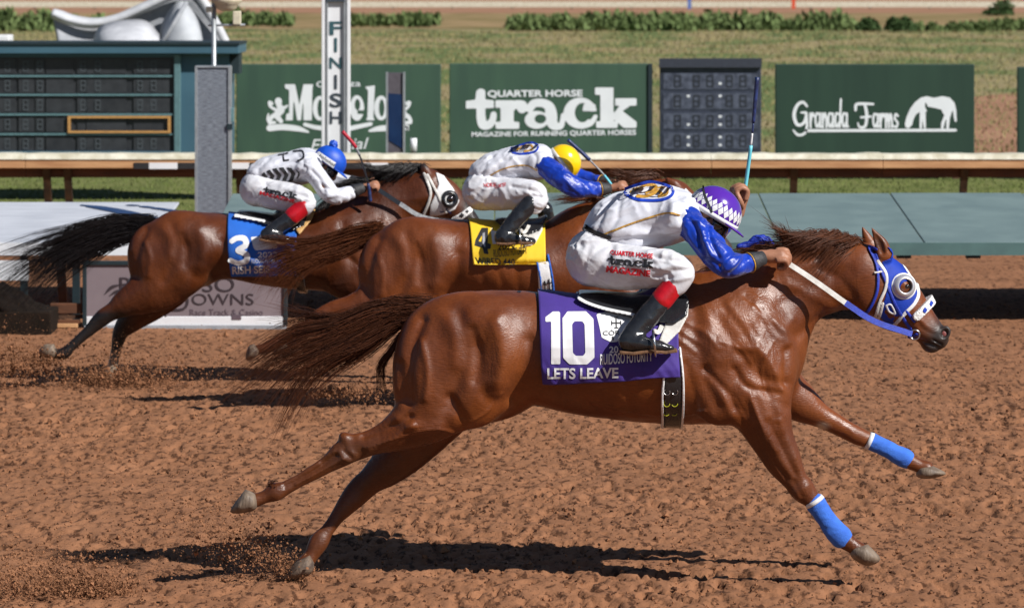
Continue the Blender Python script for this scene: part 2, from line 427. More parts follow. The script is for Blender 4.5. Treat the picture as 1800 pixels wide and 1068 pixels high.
# ------------------------------------------------------------------ horses
HAIR = {}
def strands(name, guides, n, Y0, m, parent, rad=.0016, root_px=7, tip_px=12, cut=(.65, 1.), pts=10, seed=1, wave=3.):
    "a lock of hair: many tapered strands that follow guide curves (photo px + depth offset)"
    rg = np.random.default_rng(seed); G = []
    for g in guides:
        c = crom(np.array(g, float), 8); t = np.linspace(0, len(c)-1, pts); i = np.minimum(t.astype(int), len(c)-2); f = (t-i)[:, None]
        G.append(c[i]*(1-f)+c[i+1]*f)
    G = np.array(G); k = len(G); t = np.linspace(0, 1, pts)[None, :, None]
    a = rg.integers(0, k, n); b = np.clip(a+rg.integers(-1, 2, n), 0, k-1); q = (rg.random(n)**1.6*.32)[:, None, None]
    C = G[a]*(1-q)+G[b]*q
    nc = max(5, n//70); clump = rg.integers(0, nc, n); cl = rg.normal(0, 1, (nc, 3))[clump]*np.array([tip_px, tip_px, .025])*.95; cph = rg.random(nc)[clump][:, None, None]; ctone = rg.random(nc)[clump]
    fr = rg.normal(0, 1, (n, 3))*np.array([tip_px, tip_px, .03])*.20
    fr = fr*np.where(rg.random(n) < .12, 3.2, 1.)[:, None]
    ro = rg.normal(0, 1, (n, 3))*np.array([root_px, root_px, .016])
    C = C+ro[:, None, :]*(1-t)**1.5+(cl+fr)[:, None, :]*t**1.4
    ph = .15+cph*.38+rg.random((n, 1, 1))*.06; C[:, :, 1:2] += np.sin(t*10.5+ph*6.28)*wave*np.sqrt(t)*(1.25-t)*1.6
    cf = rg.uniform(cut[0], cut[1], n)
    T = np.linspace(0, 1, pts)[None, :]*cf[:, None]*(pts-1); i = np.minimum(T.astype(int), pts-2); f = (T-i)[..., None]; ar = np.arange(n)[:, None]
    C = C[ar, i]*(1-f)+C[ar, i+1]*f
    Y = Y0+C[..., 2]; D = Y+DC
    P = np.stack([(C[..., 0]-900)*D/F, Y, H-(C[..., 1]-YH)*D/F], -1)
    tg = np.gradient(P, axis=1); tg /= np.linalg.norm(tg, axis=2, keepdims=True)+1e-9
    up = np.cross(tg, np.array([0, 1, 0.])); up /= np.linalg.norm(up, axis=2, keepdims=True)+1e-9; sd = np.cross(tg, up)
    r = rad*(1.15-np.linspace(0, 1, pts)**2*.95)[None, :, None]*rg.uniform(.7, 1.3, (n, 1, 1))
    V = np.stack([P+r*(up*math.cos(x)+sd*math.sin(x)) for x in (0, 2.094, 4.189)], 2).reshape(-1, 3)
    base = (np.arange(n)[:, None]*pts+np.arange(pts-1)[None, :]).ravel()*3; fs = []
    for j in range(3):
        j2 = (j+1) % 3; fs.append(np.stack([base+j, base+j2, base+3+j2, base+3+j], 1))
    col = np.repeat((rg.random(n)*.45+ctone*.55)[:, None], pts*3, 1).reshape(-1, 1)
    return obj(name, V, np.vstack(fs), m, parent, True, np.repeat(col, 3, 1))
def lean(leg, lim, q): return [(a, b, c, d*(q if d < lim else 1), e*(q+.05 if d < lim else 1)) for a, b, c, d, e in leg]
def ST(lst, Y0):
    s = PXM(Y0); return [(*W(p[0], p[1], Y0+p[2]), p[3]/s, (p[4] if len(p) > 4 else p[3])/s) for p in lst]
def hoof(parent, poly, Y, hw, m):
    P = crom(np.array(poly+[poly[0]], float), 4)[:-1]; c = P.mean(0); V = []; Fc = []; n = len(P); ts = (-1, -.88, -.6, -.2, .2, .6, .88, 1)
    for t in ts:
        s = (1-abs(t)**2.6*.55)
        for p in P: V.append(W(*(c+(p-c)*s), Y+t*hw))
    for i in range(len(ts)-1):
        for k in range(n): a = i*n+k; b = i*n+(k+1) % n; Fc.append((a, b, b+n, a+n))
    Fc.append(tuple(range(n))[::-1]); Fc.append(tuple(range((len(ts)-1)*n, len(ts)*n)))
    return obj('hoof', V, Fc, m, parent, True)
class Horse:
    def __init__(s, Y0, label, base_px, T, res, coat, lines=(), dark=None):
        s.Y0 = Y0; s.T = T; s.px = PXM(Y0)
        s.root = empty('racehorse', W(base_px[0], base_px[1], Y0), label, 'horse')
        s.root.location.z = 0
        f = s.f = Field(); tr = []
        for x, top, bot, hw in T['trunk']: tr.append((x, (top+bot)/2, 0, (bot-top)/2, hw*s.px))
        f.tube(ST(tr, Y0), 0, n=4)
        f.tube(ST(T['neck'], Y0), .10)
        f.tube(ST(T['head'], Y0), .05)
        for leg, k in T['legs']: f.tube(ST(lean(leg, 29*s.px/430, .86), Y0), k)
        for b in T['balls']:
            px, py, dy, rx, ry, rl, k, sub, ang = b; f.ball(W(px, py, Y0+dy), (rx/s.px, rl, ry/s.px), k, sub, -math.radians(ang))
        for e in T['ears']: f.tube(ST(e, Y0), .015)
        for e in T.get('cuts', []): f.tube(ST(e[0], Y0), e[1], True)
        v, q = f.mesh(res)
        N = vnormals(v, q); D = v[:, 1]+DC; X = 900+v[:, 0]*F/D; Z = YH+(H-v[:, 2])*F/D
        disp = np.zeros(len(v)); side = np.clip(-N[:, 1]*1.6, 0, 1)*(v[:, 1] < Y0+.02)
        for pts, amp, wd in lines:
            d = seg_d(X, Z, crom(np.array(pts, float), 4).tolist() if len(pts) > 2 else list(pts)+([pts[0]] if len(pts) == 1 else []))
            disp += (2.1 if np.mean([t_[0] for t_ in pts]) < T.get('split', 0) else 1.15)*amp*.001*np.exp(-(d/wd)**2)
        wm = T['wm'](X, Z) if 'wm' in T else .5*np.ones(len(v))
        r1 = 1-np.abs(2*fbm(np.stack([v[:, 0]*16+v[:, 2]*9, v[:, 1]*10, v[:, 2]*10-v[:, 0]*5], 1), 2, 15)-1)
        r2 = 1-np.abs(2*fbm(np.stack([v[:, 0]*34+v[:, 2]*20, v[:, 1]*24, v[:, 2]*22-v[:, 0]*12], 1), 2, 18)-1)
        nz = (fbm(v*np.array([9, 9, 5.]), 3, 5)-.5)*.010+wm*((r1-.7)*.0036+(r2-.7)*.0012)
        v = v+N*(disp*side+nz)[:, None]
        col = np.zeros((len(v), 4)); col[:, 3] = wm
        if dark: dark(X, Z, v, col)
        s.v, s.q = v, q
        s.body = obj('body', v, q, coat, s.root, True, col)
        s.bvh = bvh_of(v, q)
    def shell(s, name, off, mask, box, m, parent=None, res=.004, near=False):
        "a layer of tack lying on the coat: the coat's surface grown by off, trimmed to a side-view outline"
        x0, y0, x1, y1 = box; a = W(x0, y1, s.Y0); b = W(x1, y0, s.Y0); hw = s.T.get('hw', .35)
        lo = np.array([a[0], s.Y0-hw, a[2]]); hi = np.array([b[0], s.Y0+(.0 if near else hw), b[2]])
        keep = {}
        def mod(V, ax):
            keep['V'] = V.copy()
            D = s.Y0+DC; X = 900+ax[0][:, None]*F/D; Z = YH+(H-ax[2][None, :])*F/D
            M = mask(X+0*Z, Z+0*X)/s.px
            return np.maximum(V-off, M[:, None, :].astype(np.float32))
        v, q = s.f.mesh(res, lo, hi, mod)
        V0 = keep['V']; ix = np.clip(np.rint((v-lo)/res).astype(int), 0, np.array(V0.shape)-1); deep = V0[ix[:, 0], ix[:, 1], ix[:, 2]] < -.007-res
        q = q[~deep[q].all(1)]; us = np.unique(q); rm = np.zeros(len(v), np.int64); rm[us] = np.arange(len(us)); v, q = v[us], rm[q]     # drop what lies under the skin
        return obj(name, v, q, m, parent or s.root, True)
    def drape(s, corners, m, off=.012, name='saddle_cloth', wr=.013, nu=64):
        "a cloth laid over the back: follows the barrel from the spine to its widest point, then hangs"
        (tlx, blx, trx, brx), zb = corners; rows = []; Y0 = s.Y0
        for i in range(nu):
            u = i/(nu-1); row = []
            for sg in (1, -1):
                xs = W(tlx+(trx-tlx)*u, 0, Y0)[0]; xb = W(blx+(brx-blx)*u, 0, Y0)[0]
                zc = W(0, s.T['axis'], Y0)[2]; zbot = W(0, zb[0]+(zb[1]-zb[0])*u, Y0-.28)[2]
                part = []
                for k in range(13):
                    a = math.radians(90*k/12); dr = Vector((0, sg*math.sin(a), math.cos(a))); x = xs+(xb-xs)*(k/24)
                    o = Vector((x, Y0, zc))+dr*1.0; h = s.bvh.ray_cast(o, -dr)
                    p = (h[0]+dr*off) if h[0] is not None else o-dr*.7
                    part.append([p.x, p.y, p.z])
                z0 = part[-1][2]; yy = part[-1][1]
                for k in range(1, 19):
                    t = k/18; z = z0+(zbot-z0)*t; x = xs+(xb-xs)*(.5+.5*t)
                    h = s.bvh.ray_cast(Vector((x, Y0+sg*1.0, z)), Vector((0, -sg, 0)))
                    ys = h[0].y+sg*off if h[0] is not None else yy
                    yy = max(yy-.006, ys) if sg > 0 else min(yy+.006, ys)
                    part.append([x, yy, z])
                row = row+part[1:] if sg < 0 else part[::-1]
            rows.append(row)
        V = np.array(rows); nv = V.shape[1]; V = V.reshape(-1, 3)
        hang = np.abs(np.linspace(-1, 1, nv))[None, :].repeat(nu, 0).ravel()
        q = np.stack([V[:, 0]*6+V[:, 2]*7, V[:, 0]*3-V[:, 2]*5, V[:, 1]*2+Y0], 1)
        rd = 1-np.abs(2*fbm(np.stack([V[:, 0]*13+V[:, 2]*9, V[:, 2]*5-V[:, 0]*3, V[:, 1]*2], 1), 2, 6)-1)
        V[:, 1] += np.sign(V[:, 1]-Y0)*((fbm(q, 3, 3)-.35)*wr*3+(rd-.5)*wr*1.1)*np.clip(hang*1.8-.4, 0, 1)
        V[:, 2] += (fbm(q*.8+9, 2, 4)-.5)*wr*np.clip(hang*2-1, 0, 1)*2
        Fc = np.array([(i*nv+j, i*nv+j+1, (i+1)*nv+j+1, (i+1)*nv+j) for i in range(nu-1) for j in range(nv-1)])
        o = obj(name, V, Fc, m, s.root, True); solid(o, .004, 0)
        return o, bvh_of(V, Fc)
def stroke(pts, wd, curve=True):
    P = crom(np.array(pts, float), 5).tolist() if curve and len(pts) > 2 else pts
    return lambda X, Z: seg_d(X, Z, P)-wd/2
def polym(P): return lambda X, Z: poly_d(X, Z, P)
def union(*ms): return lambda X, Z: np.minimum.reduce([m(X, Z) for m in ms])
def minus(a, b): return lambda X, Z: np.maximum(a(X, Z), -b(X, Z))
def ribbon(name, pts, wd, m, parent, th=.004, n=5):
    "flat strap hanging free in space between points (world)"
    P = [Vector(p) for p in (crom(np.array(pts, float), n) if len(pts) > 2 else np.array(pts, float))]; V = []; Fc = []
    for i, p in enumerate(P):
        t = (P[min(i+1, len(P)-1)]-P[max(i-1, 0)]).normalized(); nn = Vector((0, -1, .25)); nn = (nn-t*nn.dot(t)).normalized(); sd = t.cross(nn)
        for a, b in ((-1, -1), (1, -1), (1, 1), (-1, 1)): V.append(p+sd*a*wd/2+nn*b*th/2)
    for i in range(len(P)-1):
        for k in range(4): a = i*4+k; b = i*4+(k+1) % 4; Fc.append((a, b, b+4, a+4))
    Fc += [(3, 2, 1, 0), tuple(len(V)-4+k for k in range(4))]
    o = obj(name, V, Fc, m, parent, False); return o
def torus(name, c, R, r, m, parent, axis=(0, 1, 0), n=20, k=8):
    ax = Vector(axis).normalized(); u = ax.orthogonal().normalized(); q = ax.cross(u); V = []; Fc = []
    for i in range(n):
        a = 2*math.pi*i/n; d = u*math.cos(a)+q*math.sin(a)
        for j in range(k):
            b = 2*math.pi*j/k; V.append(Vector(c)+d*(R+r*math.cos(b))+ax*r*math.sin(b))
    for i in range(n):
        for j in range(k): Fc.append((i*k+j, i*k+(j+1) % k, ((i+1) % n)*k+(j+1) % k, ((i+1) % n)*k+j))
    return obj(name, V, Fc, m, parent, True)
def ellipsoid(name, c, r, m, parent, n=20, k=12, ang=0, noise=0, half=None):
    V = []; Fc = []; ca, sa = math.cos(ang), math.sin(ang)
    for j in range(k+1):
        b = math.pi*j/k
        for i in range(n):
            a = 2*math.pi*i/n; d = np.array((math.sin(b)*math.cos(a), math.sin(b)*math.sin(a), math.cos(b)))
            if noise: d = d*(1+noise*(vnoise(np.array([d*4+7]))[0]-.5))
            p = d*np.array(r); V.append((c[0]+p[0]*ca-p[2]*sa, c[1]+p[1], c[2]+p[0]*sa+p[2]*ca))
    for j in range(k):
        for i in range(n): Fc.append((j*n+i, (j+1)*n+i, (j+1)*n+(i+1) % n, j*n+(i+1) % n))
    return obj(name, V, Fc, m, parent, True)

# ---- coats and tack materials
CHEST = srgb(118, 62, 36); 
def coat_mat(name, c, c2, dark, muzzle, rough=.40):
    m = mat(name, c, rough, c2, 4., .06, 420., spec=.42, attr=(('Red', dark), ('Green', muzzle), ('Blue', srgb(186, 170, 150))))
    n = m.node_tree; b = n.nodes['Principled BSDF']; L = n.links.new
    # sweat and the lie of the coat: gloss that varies in streaks, skin folds and veins as fine relief
    tc = n.nodes.new('ShaderNodeTexCoord'); mp = n.nodes.new('ShaderNodeMapping'); mp.inputs['Scale'].default_value = (1, 1, .4); mp.inputs['Rotation'].default_value = (0, .6, 0); L(tc.outputs['Object'], mp.inputs[0])
    def noise(sc, det, dis):
        q = n.nodes.new('ShaderNodeTexNoise'); q.inputs['Scale'].default_value = sc; q.inputs['Detail'].default_value = det; q.inputs['Distortion'].default_value = dis; L(mp.outputs[0], q.inputs['Vector']); return q.outputs[0]
    def math_(op, a, v): 
        q = n.nodes.new('ShaderNodeMath'); q.operation = op; L(a, q.inputs[0])
        if hasattr(v, 'links'): L(v, q.inputs[1])
        elif v is not None: q.inputs[1].default_value = v
        return q.outputs[0]
    mr = n.nodes.new('ShaderNodeMapRange'); mr.inputs['From Min'].default_value = .3; mr.inputs['From Max'].default_value = .7; mr.inputs['To Min'].default_value = rough-.10; mr.inputs['To Max'].default_value = rough+.16; L(noise(9, 6, .8), mr.inputs[0]); L(mr.outputs[0], b.inputs['Roughness'])
    h1 = math_('ABSOLUTE', math_('SUBTRACT', noise(20, 3, 1.2), .5), None); h2 = math_('ABSOLUTE', math_('SUBTRACT', noise(46, 3, 1.), .5), None)
    old = b.inputs['Normal'].links[0].from_node
    for h, st, di in ((h1, .30, .030), (h2, .16, .012)):
        bp = n.nodes.new('ShaderNodeBump'); bp.inputs['Distance'].default_value = di; L(h, bp.inputs['Height']); L(old.outputs[0], bp.inputs['Normal']); old = bp
        at = n.nodes.new('ShaderNodeAttribute'); at.attribute_name = 'Col'; L(math_('MULTIPLY', at.outputs['Alpha'], st), bp.inputs['Strength'])
    mp2 = n.nodes.new('ShaderNodeMapping'); mp2.inputs['Scale'].default_value = (.22, 1, 1); mp2.inputs['Rotation'].default_value = (0, -.35, 0); L(tc.outputs['Object'], mp2.inputs[0])
    fn = n.nodes.new('ShaderNodeTexNoise'); fn.inputs['Scale'].default_value = 190; fn.inputs['Detail'].default_value = 4; L(mp2.outputs[0], fn.inputs['Vector'])
    bp = n.nodes.new('ShaderNodeBump'); bp.inputs['Distance'].default_value = .004; bp.inputs['Strength'].default_value = .36; L(fn.outputs[0], bp.inputs['Height']); L(old.outputs[0], bp.inputs['Normal'])
    src = b.inputs['Base Color'].links[0].from_socket; cr2 = n.nodes.new('ShaderNodeValToRGB'); cr2.color_ramp.elements[0].position = .35; cr2.color_ramp.elements[1].position = .65; cr2.color_ramp.elements[0].color = (.84, .83, .82, 1); cr2.color_ramp.elements[1].color = (1.07, 1.07, 1.07, 1); L(fn.outputs[0], cr2.inputs[0])
    mx = n.nodes.new('ShaderNodeMix'); mx.data_type = 'RGBA'; mx.blend_type = 'MULTIPLY'; mx.inputs[0].default_value = 1; L(src, mx.inputs[6]); L(cr2.outputs[0], mx.inputs[7]); L(mx.outputs[2], b.inputs['Base Color'])
    L(bp.outputs[0], b.inputs['Normal'])
    return m
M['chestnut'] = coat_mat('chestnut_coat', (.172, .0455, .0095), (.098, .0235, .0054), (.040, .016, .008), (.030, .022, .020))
M['bay'] = coat_mat('bay_coat', (.110, .0280, .0064), (.055, .0130, .0038), (.010, .008, .008), (.02, .014, .012))
M['sorrel'] = coat_mat('sorrel_coat', (.150, .0385, .0084), (.084, .0198, .0048), (.05, .018, .009), (.05, .03, .025))
def hair_mat(name, a, b_, rough=.45):
    m = mat(name, a, rough, a, 10, attr=(('Red', b_),), spec=.25); return m
M['hair_brown'] = hair_mat('brown_hair', (.018, .0065, .004), (.115, .036, .014))
M['hair_red'] = hair_mat('red_hair', (.035, .011, .005), (.15, .046, .016))
M['hair_black'] = hair_mat('black_hair', (.006, .005, .006), (.022, .018, .018), .35)
M['horn'] = mat('hoof_horn', (.20, .15, .108), .6, (.10, .07, .05), 40, .3, stretch=(1, 1, .3))
M['horn_dark'] = mat('dark_hoof', (.16, .11, .075), .7, (.06, .04, .03), 40, .3)
M['eye'] = mat('eye', (.012, .006, .004), .05, spec=.8, coat=1)
M['pink'] = mat('nostril_skin', (.20, .05, .045), .5)
M['purple'] = mat('purple_cloth', srgb(58, 35, 124), .75, srgb(50, 30, 110), 8, .15, 300, sheen=.1)
M['yellow'] = mat('yellow_cloth', srgb(224, 186, 30), .7, srgb(212, 174, 24), 8, .15, 300, sheen=.1)
M['blue_cloth'] = mat('blue_cloth', srgb(14, 92, 186), .7, srgb(12, 82, 170), 8, .15, 300, sheen=.1)
M['royal'] = mat('royal_blue', srgb(16, 56, 164), .65, srgb(12, 46, 142), 12, .2, 250, spec=.3)
M['webbing'] = mat('blue_webbing', srgb(24, 54, 170), .5, srgb(20, 44, 146), 60, .3, 500)
M['navy_webbing'] = mat('navy_webbing', srgb(30, 44, 105), .5, srgb(24, 36, 90), 60, .3, 500)
M['white'] = mat('white_cloth', (.66, .66, .66), .6, (.58, .58, .59), 15, .1, 300)
M['white_tape'] = mat('white_tape', (.62, .61, .58), .5, (.48, .46, .43), 30, .2, 400)
M['print_white'] = mat('white_print', (.68, .68, .69), .5, (.62, .62, .63), 20)
M['print_black'] = mat('black_print', (.015, .015, .017), .5, (.02, .02, .022), 20)
M['print_red'] = mat('red_print', srgb(200, 24, 40), .5, srgb(185, 20, 36), 20)
M['bandage'] = mat('blue_bandage', srgb(52, 108, 205), .85, srgb(44, 94, 186), 25, .4, 320, sheen=.2, stretch=(1, 1, 1))
M['black_leather'] = mat('black_leather', (.012, .013, .016), .22, (.018, .019, .022), 30, .12, 90, spec=.6)
M['silver'] = mat('silver_cup', (.55, .55, .58), .35, (.42, .42, .46), 20, metal=.5)
M['steel'] = mat('steel', (.6, .6, .6), .25, metal=1.)
M['fleece'] = mat('white_fleece', (.78, .76, .74), .95, (.6, .6, .6), 120, .8, 160)
M['gold'] = mat('gold_thread', srgb(190, 145, 60), .5, srgb(160, 118, 44), 60, .3)
M['tan_leather'] = mat('tan_leather', srgb(186, 148, 92), .6, srgb(160, 120, 70), 40, .2)
M['elastic'] = mat('girth_white', (.7, .7, .7), .6, (.6, .6, .62), 40, .2)

# ---- near horse, number 10
T10 = dict(hw=.40, axis=615, split=1150,
  trunk=[(772,562,668,.15),(800,528,728,.215),(850,515,742,.262),(900,511,718,.27),(950,514,711,.27),(1000,520,722,.28),(1050,524,732,.288),(1100,525,739,.29),(1150,520,743,.283),(1200,509,745,.262),(1250,497,743,.235),(1290,500,738,.21),(1318,525,715,.18)],
  neck=[(1255,590,0,108,92),(1300,572,0,100,70),(1348,538,0,86,48),(1400,502,0,72,39),(1450,487,0,64,35),(1498,482,0,58,34)],
  head=[(1518,486,0,52,36),(1552,507,0,52,41),(1584,534,0,43,35),(1610,560,0,33,27),(1632,581,0,26,25),(1647,594,0,21,24)],
  legs=[([(800,610,-.11,92,52),(778,672,-.13,84,50),(757,715,-.14,60,44),(713,751,-.14,38,31),(662,774,-.14,28,21),(622,787,-.14,27,16),(600,798,-.14,25,16),(570,819,-.14,17,11),(530,842,-.14,13,10),(502,857,-.14,15,12),(485,864,-.14,19,15),(465,873,-.14,14,13),(446,880,-.14,15,15)], .05),
        ([(800,620,.11,92,52),(778,680,.13,80,48),(735,760,.13,52,40),(690,812,.13,37,30),(655,842,.13,28,21),(633,861,.13,26,16),(610,886,.12,20,14),(590,911,.11,14,10),(574,933,.10,14,10),(560,953,.09,20,15),(548,975,.08,15,13),(536,989,.07,16,15)], .05),
        ([(1295,610,-.12,88,48),(1318,670,-.14,74,46),(1338,722,-.15,52,42),(1354,764,-.15,39,34),(1375,806,-.15,32,26),(1397,842,-.15,26,19),(1411,860,-.15,26,18),(1428,879,-.15,18,13),(1450,908,-.15,15,12),(1470,935,-.15,17,13),(1480,945,-.15,19,15),(1497,958,-.15,15,13),(1511,967,-.15,16,15)], .05),
        ([(1320,640,.12,70,42),(1372,684,.13,45,38),(1406,707,.13,34,31),(1440,729,.13,26,24),(1475,748,.13,20,18),(1503,764,.13,18,16),(1525,773,.13,15,12),(1558,788,.13,14,11),(1588,804,.13,16,13),(1612,817,.13,13,12),(1628,823,.13,15,14)], .05)],
  balls=[(838,690,-.17,50,62,.085,.06,False,20),(748,640,-.13,52,88,.10,.06,False,0),(748,640,.13,52,88,.10,.06,False,0),
         (850,565,-.12,70,44,.13,.08,False,0),(850,565,.12,70,44,.13,.08,False,0),
         (1345,640,-.11,46,60,.09,.06,False,-10),(1345,640,.11,46,60,.09,.06,False,-10),
         (1270,700,-.19,40,48,.06,.06,False,30),(1225,520,0,60,34,.06,.10,False,-12),
         (1527,523,-.045,30,30,.045,.03,False,0),(1527,523,.045,30,30,.045,.03,False,0),
         (1634,607,0,16,12,.040,.015,False,30),(1660,585,-.038,11,14,.018,.012,False,30),(1660,585,.038,11,14,.018,.012,False,30),
         (1661,586,-.056,6.5,9,.020,.005,True,30),(1661,586,.056,6.5,9,.020,.005,True,30),
         (1586,500,-.082,15,11,.022,.015,False,45),(1608,796,-.15,6,10,.03,.02,True,0),(608,770,-.14,13,10,.03,.02,False,35),(612,800,-.165,16,12,.018,.015,False,20),(1408,862,-.175,14,16,.02,.015,False,30),(486,866,-.16,12,14,.014,.012,False,0),(1478,944,-.165,10,12,.014,.012,False,0)],
  ears=[[(1554,448,-.055,14,11),(1549,430,-.06,12.5,9),(1540,414,-.06,7,6),(1532,400,-.06,1.5,2)],[(1536,442,.055,13,11),(1528,426,.06,11,8),(1521,411,.06,6,5),(1516,400,.06,1.5,2)]],
  cuts=[([(1551,443,-.083,6,6),(1546,428,-.083,6.5,6),(1538,412,-.076,3,4)], .006), ([(1622,601,-.085,2,14),(1640,598,-.08,2.4,16),(1656,606,-.06,2.4,12)], .006)])
L10 = [([(742,562),(724,610),(716,660),(718,705)],-9,11),([(806,552),(818,610),(806,665),(786,715)],-6,13),([(772,548),(800,585),(806,640)],5,16),
  ([(855,692),(868,702)],-6,14),([(930,600),(922,660),(905,702)],-10,14),([(880,560),(893,612),(880,668)],6,18),([(838,612),(846,655)],-4,14),
  ([(1222,545),(1228,610),(1240,660),(1262,712)],-10,14),([(1265,560),(1300,622),(1335,662),(1384,676)],-8,11),([(1262,520),(1292,560),(1322,590)],-6,12),([(1300,648),(1290,690),(1300,722)],-7,11),
  ([(1330,640),(1352,700),(1366,745)],-7,9),([(1350,690),(1384,716)],-5,9),([(1308,742),(1342,790),(1382,842)],-7,7),([(1352,742),(1376,790),(1398,832)],-6,6),([(1370,740),(1392,790),(1412,840)],5,6),
  ([(1250,662),(1275,705),(1298,742)],6,12),([(1500,545),(1450,556),(1402,590)],-9,10),([(1490,475),(1420,506),(1360,545),(1310,590)],-5,12),([(1475,452),(1410,470),(1350,500)],4,14),([(1335,545),(1350,590),(1372,618)],-6,10),
  ([(1392,560),(1372,590)],5,8),([(1240,590),(1262,630)],6,14),([(1275,600),(1298,640)],7,14),([(1545,470),(1580,520),(1606,556)],-3,6),([(1558,548),(1590,575)],4,7),([(1600,540),(1630,575)],3,5),([(1535,545),(1560,562)],-5,7),
  ([(640,764),(680,752),(720,735)],-6,8),([(605,792),(618,806)],-5,6),([(590,800),(540,832),(500,852)],-5,5),([(700,738),(740,752),(770,748)],5,10),([(1420,850),(1404,862)],4,6),([(1395,845),(1410,872)],-4,5),
  ([(1100,650),(1110,720)],-2.5,9),([(1060,640),(1072,716)],-2.5,9),([(1020,640),(1034,710)],-2.5,9),([(980,640),(992,704)],-2.5,9)]
T10['wm'] = lambda X, Z: np.clip(.25+.35*np.exp(-((X-1320)/150)**2-((Z-600)/140)**2)+.25*np.exp(-(np.hypot(X-880, Z-640)/60)**2)+.2*(Z > 740), 0, 1)*np.where(X > 1510, .35, 1)
L10 += [([(1325,538),(1369,575),(1386,602)],7,7),([(1295,609),(1335,616),(1359,649),(1375,682)],9,9),([(1241,649),(1281,693),(1291,717)],-9,7),([(1291,649),(1315,680),(1369,690)],-7,6),([(1187,575),(1230,602)],4,5),([(1195,560),(1240,585),(1262,612)],4,5),([(1188,592),(1222,618)],4,5),
  ([(1382,614),(1381,672)],-8,6),([(1310,520),(1345,552),(1372,590)],-5,5),([(1280,535),(1312,575),(1330,606)],5,7),([(1350,470),(1385,470),(1430,462)],5,8),([(1440,470),(1476,490),(1500,520)],-4,8),([(1385,500),(1430,520),(1470,545)],5,9),([(1205,640),(1220,690),(1228,740)],-5,8),
  ([(1320,700),(1338,745),(1362,790)],6,6),([(1608,594),(1630,603),(1652,611)],-9,2.6),([(1618,575),(1645,590)],-2.5,4),([(1570,560),(1606,578)],-3,4),([(790,700),(812,735)],-6,9),([(725,745),(690,770),(650,790)],6,7),([(560,815),(520,838),(496,852)],4,4),([(700,640),(706,700)],-5,8),([(868,570),(880,630),(866,690)],7,14)]
L10 += [([(1575,560),(1590,548),(1604,552),(1622,566)],2.6,2.4),([(1560,556),(1578,566),(1600,572)],2.4,2.4),([(1240,722),(1180,730),(1110,722),(1040,708)],2.6,2.6),([(1322,706),(1340,752),(1352,800),(1376,842)],3,2.6),([(1290,700),(1312,742),(1334,782)],2.6,2.6),([(1360,600),(1340,640),(1344,680)],2.6,2.6),([(1262,600),(1300,612),(1322,640)],2.4,2.6),
  ([(800,760),(760,752),(700,768),(640,786)],3,2.6),([(880,690),(860,720),(826,742)],2.6,2.8),([(604,806),(570,824),(520,850)],3,2.4),([(588,792),(550,814),(500,844)],2.6,2.4),([(1450,722),(1480,742),(1506,758)],3,2.4),([(740,600),(752,650),(748,700)],4,7),([(830,580),(842,622),(836,668)],-5,10)]
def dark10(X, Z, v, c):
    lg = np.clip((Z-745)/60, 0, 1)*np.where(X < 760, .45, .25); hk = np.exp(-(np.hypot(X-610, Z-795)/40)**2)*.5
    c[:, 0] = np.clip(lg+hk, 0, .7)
    c[:, 0] = np.maximum(c[:, 0], .8*np.exp(-(np.hypot(X-1544, Z-428)/14)**2)*(v[:, 1] < -.065))
    mz = np.clip((X-1622+(Z-572)*.7)/34, 0, 1)*(X > 1560)*(Z < 640); c[:, 1] = mz
    ws = np.exp(-((X-1445)/9)**2-((Z-750)/6)**2)*(X > 1400); c[:, 2] = np.clip(ws*1.5, 0, 1)
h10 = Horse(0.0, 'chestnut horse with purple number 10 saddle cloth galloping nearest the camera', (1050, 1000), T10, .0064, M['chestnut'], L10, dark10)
R10 = h10.root
hoof(R10, [(431,859),(449,868),(453,888),(440,899),(404,899)], -.14, .058, M['horn'])
hoof(R10, [(545,975),(553,994),(540,1012),(500,1019),(516,990)], .06, .06, M['horn_dark'])
hoof(R10, [(1526,956),(1548,982),(1524,994),(1496,978),(1500,962)], -.15, .058, M['horn'])
hoof(R10, [(1640,818),(1663,832),(1634,841),(1611,837),(1616,822)], .13, .056, M['horn'])
strands('tail', [[(768,540,0),(705,543,0),(640,550,-.02),(575,572,-.03),(500,600,-.03),(412,668,-.02)],[(764,543,0),(702,552,-.01),(630,570,-.02),(555,604,-.03),(486,640,-.03),(424,672,-.02)],
  [(764,546,0),(704,564,0),(648,598,-.02),(580,618,-.03),(524,676,-.04),(492,734,-.04)],[(762,547,0),(706,570,0),(655,606,.02),(600,632,.03),(552,676,.02),(520,726,.0)],[(764,545,0),(704,560,0),(640,588,-.02),(565,612,-.03),(505,650,-.04),(462,690,-.04)],
  [(762,540,0),(702,538,0),(645,546,0),(585,564,0),(520,582,.02),(440,634,.03)],[(760,540,0),(700,536,0),(640,546,0),(580,560,0),(530,560,.02),(490,548,.03)]], 2300, 0, M['hair_brown'], R10, .0012, 7, 14, (.3, 1.1), seed=3, wave=8.)
for ft, sd_ in (((475,848,-.14),31),((548,952,.09),32)): strands('fetlock_hair', [[(ft[0]+6,ft[1]+2,ft[2]),(ft[0]-2,ft[1]+1,ft[2]),(ft[0]-8,ft[1]+8,ft[2])],[(ft[0]+8,ft[1]+6,ft[2]),(ft[0]-2,ft[1]+8,ft[2]),(ft[0]-6,ft[1]+16,ft[2])]], 60, 0, M['hair_brown'], R10, .0015, 3, 4, (.5, 1), seed=sd_, wave=1)
strands('tail_lock', [[(752,552,-.02),(722,574,-.03),(694,612,-.03),(676,650,-.02),(684,705,-.02)],[(752,552,-.02),(716,580,-.03),(686,618,-.03),(668,645,-.02),(672,690,-.02)]], 260, 0, M['hair_brown'], R10, .0013, 4, 8, (.6, 1), seed=4)
